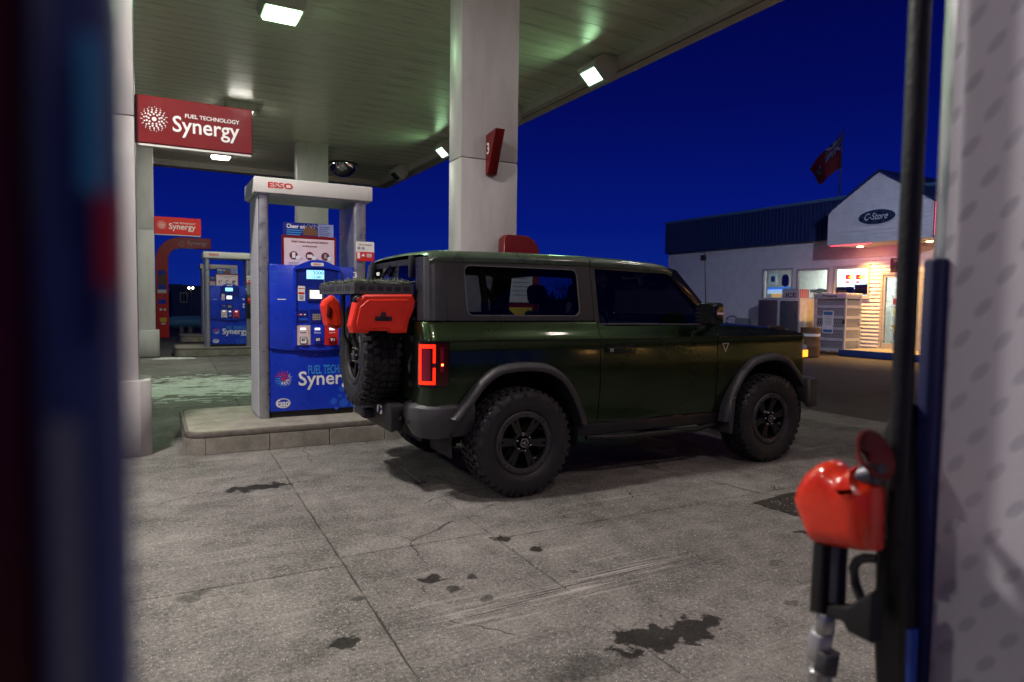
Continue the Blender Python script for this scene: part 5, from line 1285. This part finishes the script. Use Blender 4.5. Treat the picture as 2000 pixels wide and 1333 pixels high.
# wall fittings
def wall_at(px, py): y, z = S(px, py); return y, z
y, z = wall_at(1377, 504); t = thing('wall_lamp', 'small dark wall lamp on the store siding behind the antenna', 'lamp', (SX-.02, y, z))
b = mb((SX-.02, y, z)); b.box(SX-.14, SX-.019, y-.10, y+.10, z-.11, z+.10); b.build('lamp_box', black_plastic, t, bevel=.015); b = mb((SX-.02, y, z)); b.box(SX-.147, SX-.141, y-.07, y+.07, z-.09, z+.04); b.build('lamp_glass', M('lamp_amber', (.10, .05, .02), .2), t)
b = mb((SX-.02, y, z)); b.tube([(SX-.035, y, z+.10), (SX-.035, y, ZBAND)], .012, 6); b.build('conduit', black_plastic, t)
y, z = wall_at(1455, 628); t = thing('utility_box', 'grey utility box and hose loop low on the store wall', 'utility box', (SX-.02, y, z)); oo = (SX-.02, y, z)
b = mb(oo); b.box(SX-.35, SX-.02, y-.28, y+.16, 0, z+.12); b.build('box', M('utility_grey', (.25, .26, .27), .6), t, bevel=.02)
b = mb(oo); b.tube([(SX-.30, y+.35+.28*math.cos(a), z+.02+.17*math.sin(a)) for a in [k*math.pi/8 for k in range(-2, 11)]], .022, 8); b.build('hose_loop', hose_rubber, t, smooth=60)
(y1_, z1_), (y0_, z0_) = S(1741, 505), S(1790, 531); t = thing('warning_sign', 'small dark sign starting WA beside the store door', 'sign', (SX-.02, y1_, z0_)); oo = (SX-.02, y1_, z0_)
b = mb(oo); b.box(SX-.04, SX-.019, y0_, y1_, z0_, z1_); b.build('sign_plate', M('sign_brown', (.05, .02, .03), .5), t)
lettering('WA', (-.024, -.10, z1_-z0_-.13), (0, -1, 0), (0, 0, 1), .26, .10, grey_print, t, .02); lettering('G', (-.024, -.28, .08), (0, -1, 0), (0, 0, 1), None, .14, grey_print, t, .02)
b = mb(oo); b.yz([(y1_-.02, z0_+.02), (y1_-.30, z0_+.12), (y1_-.28, z0_+.26), (y1_-.04, z0_+.22)], SX-.046, SX-.041); b.build('pictogram', dark_print, t)
# ice merchandiser
IX = 18.55
(iy1, iz), (iy0, _) = S(1481, 583, IX), S(1563, 583, IX)
t = thing('ice_freezer', 'white two-door outdoor ice freezer reading ICE', 'freezer', (IX+.4, (iy0+iy1)/2, 0)); oo = (IX+.4, (iy0+iy1)/2, 0)
fz = M('freezer_white', (.55, .55, .56), .4)
b = mb(oo); b.box(IX, IX+.85, iy0, iy1, .06, iz); b.build('cabinet', fz, t, bevel=.015); b = mb(oo); b.box(IX+.05, IX+.8, iy0+.05, iy1-.05, 0, .06); b.build('skid', black_plastic, t)
for (pa, pc, mm) in (((1483, 586.5), (1517, 650), 'freezer_door_plum'), ((1525, 588), (1558, 655), 'freezer_door_grey')):
    (ya, za), (yc, zc) = S(*pa, IX), S(*pc, IX); b = mb(oo); b.box(IX-.03, IX-.001, yc, ya, max(.3, zc-.3), za); d = b.build('freezer_door', M(mm, (.10, .07, .09) if 'plum' in mm else (.10, .10, .11), .4), t, bevel=.012)
    b = mb(oo); b.tube([(IX-.06, yc+.06, 1.05), (IX-.06, yc+.06, 1.25)], .012, 8); b.build('door_handle', chrome, d)
(sy1, sz1), (sy0, sz0) = S(1527, 565, IX), S(1560, 583, IX)
b = mb(oo); b.box(IX+.02, IX+.5, sy0, sy1, iz+.001, sz1); sb_ = b.build('topper', fz, t, bevel=.01)
lettering('ICE', (.018-.4, sy1-.16-oo[1], iz+.03), (0, -1, 0), (0, 0, 1), (sy1-sy0)*.60, (sz1-iz)*.5, maroon_print, sb_, .035); lettering('Packaged', (.018-.4, sy1-.10-oo[1], iz+.03+(sz1-iz)*.6), (0, -1, 0), (0, 0, 1), (sy1-sy0)*.75, None, grey_print, sb_, .01)
b = mb(oo)
for k in range(5): b.box(IX+.06+.09*k, IX+.10+.09*k, sy0-.003, sy0-.0005, iz+.01, sz1-.01)
b.build('topper_stripe', red_print, sb_)
# propane cage
PX = 18.3
(py1, pz1), (py0, _) = S(1591, 575, PX), S(1653, 575, PX); cw = M('cage_white', (.52, .52, .54), .5); hole_m = M('cage_mesh_dark', (.035, .03, .035), .6)
t = thing('propane_cage', 'white steel exchange cage labelled Propane in front of the store', 'cage', (PX+.35, (py0+py1)/2, 0)); oo = (PX+.35, (py0+py1)/2, 0)
PD = .75
b = mb(oo)
for (x, y) in ((PX, py0), (PX, py1-.05), (PX+PD-.05, py0), (PX+PD-.05, py1-.05)): b.box(x, x+.05, y, y+.05, .0, pz1)
b.build('frame_post', cw, t)
b = mb(oo); b.box(PX-.02, PX+PD, py0-.01, py1+.01, pz1-.14, pz1+.03); hd = b.build('header_panel', cw, t, bevel=.01)
lettering('Propane', (-.023-.35, py1-.30-oo[1], pz1-.115), (0, -1, 0), (0, 0, 1), (py1-py0)*.46, .10, dark_print, hd, .03)
hts = [.10, .42, .75, 1.10, 1.42, pz1-.16]
for i in range(5):
    za, zc = hts[i]+.07, hts[i+1]-.03
    b = mb(oo); b.box(PX-.006, PX+.03, py0+.05, py1-.05, hts[i]-.02, hts[i]+.07); b.build('front_rail', cw, t)
    # expanded metal: crossing bars over a dark inside
    b = mb(oo); n = 16; w_ = (py1-py0-.1)/n; hgt = zc-za
    for k in range(n):
        y = py0+.05+k*w_
        for sg in (0, 1):
            a, c_ = (y, y+w_) if sg else (y+w_, y)
            b.tube([(PX+.012, a, za), (PX+.012, c_, zc)], .006, 4)
    b.build('front_mesh', cw, t)
    b = mb(oo); m2 = 9; w2 = (PD-.1)/m2
    for k in range(m2):
        x = PX+.05+k*w2
        for q in range(3):
            z0_, z1_ = za+hgt*q/3, za+hgt*(q+1)/3; b.tube([(x, py0+.012, z0_), (x+w2, py0+.012, z1_)], .008, 4); b.tube([(x+w2, py0+.012, z0_), (x, py0+.012, z1_)], .008, 4)
    b.build('side_mesh', cw, t)
    b = mb(oo); b.box(PX+.05, PX+PD-.05, py0+.0, py0+.03, hts[i]-.02, hts[i]+.07); b.build('side_rail', cw, t)
b = mb(oo); b.box(PX+.07, PX+PD-.03, py0+.06, py1-.06, .12, pz1-.16); b.build('dark_inside', hole_m, t)
(ya, za), (yc, zc) = S(1608, 607, PX), S(1627, 652, PX)
b = mb(oo); b.box(PX-.012, PX-.007, yc, ya, zc, za); nt_ = b.build('notice_plate', white_print, t)
b = mb(oo); b.box(PX-.016, PX-.0125, yc+.03, ya-.03, za-.14, za-.03); b.box(PX-.016, PX-.0125, yc+.03, ya-.03, zc+.03, zc+.12); b.build('notice_band', M('notice_blue', (.05, .18, .4), .5), nt_)
b = mb(oo)
for k in range(6): b.box(PX-.016, PX-.0125, yc+.05, ya-.05-.03*(k % 3), za-.20-k*.045, za-.185-k*.045)
b.build('notice_print', grey_print, nt_)
b = mb(oo); b.box(PX-.03, PX+.0, py0+.01, py0+.07, .92, 1.04); b.build('padlock', black_plastic, t)
# brown barrel
q = hit(1587, 697); t = thing('trash_barrel', 'brown barrel with a white band before the ice freezer', 'barrel', (q.x, q.y+.1, 0))
brn = M('barrel_brown', (.17, .085, .035), .65, var=.4, bump=.3)
b = mb(); b.lathe([(0, .25), (.02, .262), (.28, .262), (.30, .27), (.32, .262), (.54, .262), (.56, .27), (.58, .262), (.80, .262), (.83, .268), (.84, .25), (.80, .24)], (0, 0, 0), 'Z', 28, True); b.build('drum', brn, t, smooth=30)
b = mb(); b.lathe([(.585, .2645), (.66, .2645)], (0, 0, 0), 'Z', 28); b.build('white_band', white_print, t, smooth=60)
# flag
FX = 22.5
pt_, pb_ = hit(1646.5, 256, 0, FX), hit(1638, 400, 0, FX)
t = thing('flagpole', 'thin dark flagpole rising behind the store roof', 'flagpole', (FX, pb_.y, 0))
b = mb((FX, pb_.y, 0)); b.tube([(FX, pb_.y, 0), (FX, pb_.y-.0, pb_.z), (FX, pt_.y, pt_.z)], [.05, .035, .02], 10); b.lathe([(0, .001), (.03, .04), (.07, .001)], (FX, pt_.y, pt_.z), 'Z', 10); b.build('pole', M('pole_dark', (.05, .05, .06), .5), t)
corn = [hit(px, py, 0, FX-.03) for px, py in ((1645.5, 258), (1579.5, 327), (1599, 363), (1640.5, 326))]
fl = thing('ensign_flag', 'drooping red ensign flag with union canton and shield', 'flag', corn[0])
def FM(u, v, d=0):
    a = corn[0].lerp(corn[1], u); c = corn[3].lerp(corn[2], u); p = a.lerp(c, v)
    wv = .10*math.sin(u*7+v*1.5)*u**.5+.05*math.sin(u*3-v*5)
    return (p.x+wv*1.2+d, p.y+wv*.25, p.z+.06*math.sin(u*5+v*2)*u)
def patch(us, vs_, d, name, mat, par):
    b = mb(corn[0])
    for sg in (-1, 1): b.grid(lambda u, v: FM(u, v, sg*d), us, vs_)
    return b.build(name, mat, par, smooth=60, doub=0)
lin = lambda a, c, n=10: [a+(c-a)*k/n for k in range(n+1)]
cl_ = patch(lin(0, 1, 24), lin(0, 1, 12), .004, 'cloth', M('flag_red', (.16, .006, .010), .8), fl)
patch(lin(0, .5), lin(0, .5), .009, 'canton', M('flag_navy', (.010, .015, .09), .8), fl)
fw_ = M('flag_white', (.34, .34, .36), .8); fr_ = M('flag_red', (.16, .006, .010), .8)
def strip(p0_, p1_, w_, d, mat):
    b = mb(corn[0]); dx, dy = p1_[0]-p0_[0], p1_[1]-p0_[1]; L_ = math.hypot(dx, dy); nx, ny = -dy/L_*w_, dx/L_*w_
    cl2 = lambda q: min(.5, max(0, q))
    for sg in (-1, 1):
        b.grid(lambda k, s_: FM(cl2(p0_[0]+dx*k+nx*s_), cl2(p0_[1]+dy*k+ny*s_), sg*d), lin(0, 1, 8), [-1, 1])
    return b.build('cross', mat, fl, doub=0)
strip((0, 0), (.5, .5), .035, .012, fw_); strip((.5, 0), (0, .5), .035, .012, fw_); strip((0, .25), (.5, .25), .075, .015, fw_); strip((.25, 0), (.25, .5), .06, .015, fw_)
strip((0, .25), (.5, .25), .045, .018, fr_); strip((.25, 0), (.25, .5), .036, .018, fr_)
sh = [(.68, .36), (.86, .36), (.86, .56), (.82, .66), (.77, .70), (.72, .66), (.68, .56)]
for poly, mm, d in ((sh, M('shield_green', (.02, .14, .05), .8), .010), ([(.68, .36), (.86, .36), (.86, .47), (.68, .47)], fw_, .014), ([(.75, .36), (.79, .36), (.79, .47), (.75, .47)], fr_, .018), ([(.72, .54), (.82, .54), (.80, .60), (.74, .60)], M('shield_gold', (.5, .35, .05), .8), .016)):
    b = mb(corn[0])
    for sg in (-1, 1): b.add([FM(u, v, sg*d) for u, v in poly], [tuple(range(len(poly)))])
    b.build('shield', mm, fl, doub=0)

# ================================================================ near pump at the right edge
near = thing('fuel_pump', 'silver side of the near fuel pump with red-covered nozzle at right', 'fuel pump', (1.399, .185, .21), math.pi, 'blue and silver fuel pumps')
skip = ('hose', 'hose_whip', 'breakaway', 'hanging_card', 'nozzle_boot', 'nozzle_cover', 'nozzle_handle')
for ch in pump3.children:
    if ch.name.split('.')[0] in skip: continue
    copy_tree(ch, near)
NX = .80
def NL(p): return (-(p[0]-1.399), -(p[1]-.185), p[2]-.21)      # world -> rotated pump frame
def NP(px, py, X=NX): p = hit(px, py, 0, X); return (p.y, p.z)
def nb(): 
    class _B(MB):
        def add(s, vs, fs): return MB.add(s, [NL(v) for v in vs], fs)
    return _B()
b = nb(); b.box(.869, .95, .479, .508, .22, 1.465); b.build('cabinet_trim', M('trim_navy', (.002, .006, .09), .6), near, bevel=.006)
b = nb(); b.tube([(.846, .511, z) for z in (2.45, 2.1, 1.8, 1.5, 1.25, 1.1)], .0128, 16); b.build('hose', hose_rubber, near, smooth=60)
b = nb(); bt = [NP(px, py, .85) for px, py in ((1742, 802), (1772, 792), (1780, 1000), (1776, 1400), (1716, 1400), (1708, 1250), (1714, 1000), (1722, 860))]
b.rings(pillow(bt, lambda y, z, q: (.862+q, y, z), .022, .012)); b.build('nozzle_boot', black_plastic, near, smooth=40)
b = nb(); b.box(.845, .86, .484, .492, .84, .99); b.build('boot_trim', blue_pale, near)
noz = nb()
red_o = [(1563, 970), (1569, 947), (1586, 920), (1609, 903), (1630, 899), (1646, 910), (1657, 921), (1675, 910), (1684, 909), (1690, 930), (1709, 947), (1719, 958), (1717, 1076), (1686, 1074), (1655, 1070), (1625, 1065), (1600, 1059), (1586, 1036), (1577, 1012), (1569, 993)]
noz.rings(pillow([NP(*p) for p in red_o], lambda y, z, q: (NX+q, y, z), .030, .027, 6)); nc = noz.build('nozzle_cover', M('nozzle_red', (.80, .035, .010), .26, var=.12, vs=20, coat=.4), near, smooth=60)
def disk_axis(c, ax, prof, n=28):
    ax = Vector(ax).normalized(); u = Vector((1, 0, 0)); v = ax.cross(u).normalized(); c = Vector(c)
    return [[c+ax*a+(u*math.cos(2*math.pi*k/n)+v*math.sin(2*math.pi*k/n))*r for k in range(n)] for a, r in prof]
yc_, zc_ = NP(1706, 889); axd = (.25, -.80, .42)
b = nb(); b.rings(disk_axis((NX, yc_, zc_), axd, [(-.016, .009), (-.010, .016), (0, .030), (.003, .033), (.005, .031), (-.005, .016), (-.010, .009)]), True, False); b.build('splash_guard', M('splash_guard', (.16, .012, .014), .5), near, smooth=50)
yc_, zc_ = NP(1696, 930)
b = nb(); b.rings(disk_axis((NX, yc_, zc_), axd, [(-.012, .012), (-.010, .0145), (.010, .0145), (.013, .010), (.02, .010)], 18)); b.build('spout_collar', M('collar_grey', (.10, .10, .12), .35, .6), near, smooth=40)
def bar(pts, r, name, mat, flat=None, n=10):
    b = nb(); b.tube([(NX if len(p) < 3 else p[2], *NP(p[0], p[1])) for p in pts], r, n); return b.build(name, mat, near, smooth=50)
b = nb(); b.rings(pillow([NP(*p) for p in ((1600, 1055), (1624, 1060), (1619, 1198), (1592, 1192))], lambda y, z, q: (NX+q, y, z), .016, .006)); b.build('nozzle_handle', black_plastic, near, smooth=40)
b = nb(); b.rings(pillow([NP(*p) for p in ((1630, 1062), (1650, 1066), (1645, 1180), (1624, 1176))], lambda y, z, q: (NX+q, y, z), .010, .004)); b.build('handle_guard', M('guard_navy', (.012, .012, .03), .4), near, smooth=40)
bar([(1712, 1092), (1690, 1090), (1674, 1096), (1667, 1110), (1671, 1140), (1680, 1165), (1688, 1185)], .0062, 'lever', black_plastic)
b = nb(); b.rings(pillow([NP(*p) for p in ((1624, 1178), (1665, 1182), (1700, 1160), (1716, 1150), (1712, 1255), (1664, 1232), (1655, 1212), (1622, 1200))], lambda y, z, q: (NX+q, y, z), .012, .005)); b.build('boot_bracket', black_plastic, near, smooth=40)
for (pa, pc, r, mm, nn) in (((1614, 1196), (1612, 1236), .0135, silver, 6), ((1606, 1234), (1596, 1288), .0165, pale_steel, 6), ((1618, 1272), (1612, 1312), .0165, grey_plastic, 6), ((1602, 1306), (1594, 1420), .0155, silver, 12)):
    b = nb(); b.tube([(NX, *NP(*pa)), (NX, *NP(*pc))], r, nn); b.build('hose_swivel', mm, near, bevel=.002, seg=1)
b = nb(); y0_, z0_ = NP(1594, 1420); b.tube([(NX, y0_, z0_), (NX-.01, y0_+.02, .6), (NX-.02, y0_+.08, .32), (NX, y0_+.12, .30), (NX+.03, y0_+.10, .5)], .014, 12); b.build('hose_tail', hose_rubber, near, smooth=60)

# ================================================================ dark cabinet close at the left edge
t = thing('waste_cabinet', 'out-of-focus dark blue and red cabinet close at the left edge', 'cabinet', (-.2, .38, 0)); oo = (-.2, .38, 0)
b = mb(oo); b.box(-.42, -.0195, .150, .30, 0, 1.85); bd = b.build('cabinet_body', M('cabinet_red', (.12, .004, .005), .4), t, bevel=.004)
b = mb(oo); b.box(-.0190, -.0042, .142, .160, 0, 1.86); b.build('corner_post', M('cabinet_navy', (.022, .034, .12), .3), t, bevel=.006, seg=4)
b = mb(oo); b.box(-.0165, -.0118, .1400, .1415, .0, 1.378); b.build('painted_pale_streak', M('streak_paint', (.09, .10, .15), .4), t)  # pale highlight down the post, painted as a thin coloured plate
b = mb(oo); b.box(-.0108, -.0076, .1400, .1415, 1.419, 1.446); b.build('painted_cyan_glint', M('glint_paint', (.03, .20, .42), .4), t)  # cyan reflection on the post, put in as plain colour
b = mb(oo); b.box(-.0085, -.0050, .1400, .1415, 1.402, 1.4185); b.build('painted_red_glow', M('glow_paint', (.30, .012, .02), .4), t)  # red glow on the post, put in as plain colour
b = mb(oo); b.box(-.40, -.05, .145, .1495, .9, 1.2); b.build('flap', black_plastic, bd)

# added unseen outward flood on the canopy edge, brightens the store front
t = thing('edge_floodlight', 'added unseen floodlight on the outer canopy edge aimed at the store', 'floodlight', (7.43, 1.6, 5.9), group='wedge floodlights along the canopy edge')
b = mb(); b.xz([(.002, .16), (.20, .16), (.30, -.10), (.24, -.16), (.002, -.02)], -.27, .27); b.build('housing', white_paint, t, bevel=.012, seg=1)
b = mb(); b.rings([[(.206, -.20, .155), (.206, .20, .155), (.306, .20, -.095), (.306, -.20, -.095)], [(.214, -.20, .158), (.214, .20, .158), (.314, .20, -.092), (.314, -.20, -.092)]]); b.build('lens', E('added_flood_lens_out', (.9, .92, 1), 12), t)
l = area_light('edge_floodlight_light', (.34, 0, .02), (11, 10.5, -2.2), .3, .4, 135, (.62, .70, 1.0), t); l.data.spread = R(80)

# ================================================================ lot lamp (seen as the orange glint on the fender)
t = thing('lot_lamp', 'tall pole lamp in the parking lot right of the frame', 'street lamp', (15.6, -6.0, 0))
b = mb(); b.tube([(0, 0, 0), (0, 0, 5.6)], [.09, .06], 12); b.build('pole', M('pole_dark', (.05, .05, .06), .5), t, smooth=60)
b = mb(); b.tube([(0, 0, 5.5), (-.25, .2, 5.75), (-.7, .6, 5.8)], .035, 8); b.build('arm', M('pole_dark', (.05, .05, .06), .5), t, smooth=60)
b = mb(); b.box(-1.05, -.6, .45, .85, 5.76, 5.88); b.build('head', housing, t, bevel=.03)
b = mb(); b.box(-1.0, -.65, .5, .8, 5.73, 5.759); b.build('lens', E('sodium_lens', (1, .5, .12), 30), t)
area_light('lot_lamp_light', (-.82, .65, 5.70), (0, 0, -1), .4, .3, 80, (1, .46, .12), t)

# ================================================================ background beyond the station
shed_m = M('shed_blue', (.03, .07, .17), .7)
t = thing('small_shed', 'small dark blue shed with a white framed window', 'shed', (1.9, 37.5, 0)); oo = (1.9, 37.5, 0)
a, c = hit(336, 563, 1, 36), hit(398, 563, 1, 36)
b = mb(oo); b.box(a.x, c.x, 36, 39, 0, a.z); b.build('walls', shed_m, t)
b = mb(oo); b.rings([[(a.x-.1, 35.9, a.z), (c.x+.1, 35.9, a.z), (c.x+.1, 35.9, a.z+.12), (a.x-.1, 35.9, a.z+.2)], [(a.x-.1, 39.1, a.z), (c.x+.1, 39.1, a.z), (c.x+.1, 39.1, a.z+.12), (a.x-.1, 39.1, a.z+.2)]]); b.build('roof', band_m, t)
wa, wc = hit(351, 571, 1, 35.98), hit(367, 592, 1, 35.98)
b = mb(oo); f_ = .07
for (x0, x1, z0, z1) in ((wa.x, wa.x+f_, wc.z, wa.z), (wc.x-f_, wc.x, wc.z, wa.z), (wa.x+f_, wc.x-f_, wa.z-f_, wa.z), (wa.x+f_, wc.x-f_, wc.z, wc.z+f_), ((wa.x+wc.x)/2-.02, (wa.x+wc.x)/2+.02, wc.z+f_, wa.z-f_)): b.box(x0, x1, 35.93, 35.999, z0, z1)
w = b.build('window', frame_m, t); b = mb(oo); b.box(wa.x+.03, wc.x-.03, 35.97, 35.975, wc.z+.03, wa.z-.03); b.build('pane', tint, w)
a, c = hit(330, 641, 1, 31), hit(396, 618, 1, 31); r_ = (c.z-a.z)/2
t = thing('storage_tank', 'pale blue horizontal cylinder tank before the small shed', 'tank', ((a.x+c.x)/2, 31+r_, 0)); oo = ((a.x+c.x)/2, 31+r_, 0)
b = mb(oo); b.lathe([(a.x, .05), (a.x+.02, r_*.7), (a.x+.12, r_), (c.x-.12, r_), (c.x-.02, r_*.7), (c.x, .05)], (0, 31+r_, c.z-r_), 'X', 24, True); b.build('shell', M('tank_blue', (.10, .32, .50), .5), t, smooth=40)
b = mb(oo)
for x in (a.x+.4, c.x-.55): b.box(x, x+.15, 31+.1, 31+2*r_-.1, 0, c.z-2*r_+.06)
b.build('saddle', concrete_island, t)
yd = hit(373, 563, 1, 33)
t = thing('yard_lamp', 'two tiny white yard lights on a post by the small shed', 'lamp', (yd.x, 33, 0)); oo = (yd.x, 33, 0)
b = mb(oo); b.tube([(yd.x, 33, 0), (yd.x, 33, yd.z+.1)], .04, 8); b.build('post', M('pole_dark', (.05, .05, .06), .5), t)
for dx in (-.09, .07):
    b = mb(oo); b.lathe([(-.05, .01), (0, .05), (.05, .01)], (yd.x+dx, 32.95, yd.z), 'Z', 10); b.build('bulb', E('yard_bulb', (1, .95, .8), 12), t)
# bare trees against the sky
bark = M('bark_dark', (.020, .017, .014), .9)
def tree(x, y, h, seed, label):
    rnd = random.Random(seed); t = thing('bare_tree', label, 'tree', (x, y, 0), group='bare winter trees on the horizon')
    tr = mb(); cr = mb()
    tr.tube([(0, 0, 0), (rnd.gauss(0, .1), 0, h*.25), (rnd.gauss(0, .2), rnd.gauss(0, .2), h*.5)], [h*.022, h*.017, h*.012], 7)
    def br(p, d, L, r, lv):
        q = p+d*L; m_ = p+d*L*.5+Vector((rnd.gauss(0, .05), rnd.gauss(0, .05), rnd.gauss(0, .05)))*L
        cr.tube([p, m_, q], [r, r*.75, r*.5], 4 if lv > 1 else 3, False)
        if lv == 0: return
        for k in range(4 if lv > 1 else 5):
            e_ = (d+Vector((rnd.gauss(0, .55), rnd.gauss(0, .55), rnd.gauss(.12, .4)))).normalized(); br(p+(q-p)*rnd.uniform(.35, 1), e_, L*rnd.uniform(.5, .75), r*.5, lv-1)
    for k in range(8):
        a = rnd.uniform(0, 6.28); br(Vector((0, 0, h*rnd.uniform(.22, .5))), Vector((math.cos(a)*.6, math.sin(a)*.6, rnd.uniform(.5, 1.2))).normalized(), h*.26, h*.007, 3)
    tr.build('trunk', bark, t); cr.build('crown', bark, t)
for i, (px, d, h, lab) in enumerate(((800, 85, 7.6, 'bare dark tree behind the rear of the vehicle roof'), (770, 90, 6.5, 'bare dark tree just right of the pump 3 hose'), (835, 95, 7.0, 'bare dark tree left of the number 3 column base'), (455, 80, 6.2, 'bare dark tree beyond the far pump'), (560, 90, 6.5, 'bare dark tree framed inside pump 3'), (1100, 110, 7, 'bare dark tree hidden low behind the vehicle'))):
    dr_ = FW*F_PX+RT*(px-1000)-UP*(590-666.5); k = d/dr_.y; tree(dr_.x*k, d, h, 40+i, lab)
b = mb(); rnd = random.Random(77)
for k in range(1500):
    a = rnd.uniform(-.35, 1.0); d = rnd.uniform(105, 150); x, y = math.sin(a)*d, math.cos(a)*d; h = rnd.uniform(1.4, 3.6)
    for q in range(5):
        o_ = Vector((x+rnd.gauss(0, 1.2), y+rnd.gauss(0, .6), 0)); tip = o_+Vector((rnd.gauss(0, .7), 0, h*rnd.uniform(.6, 1.1))); w_ = Vector((.35, 0, 0)); b.add([o_-w_, o_+w_, tip+w_*.3, tip-w_*.3], [(0, 1, 2, 3)])
tag(b.build('distant_brush', bark, doub=0), 'dark band of distant scrub along the horizon', 'scrub', kind='stuff')
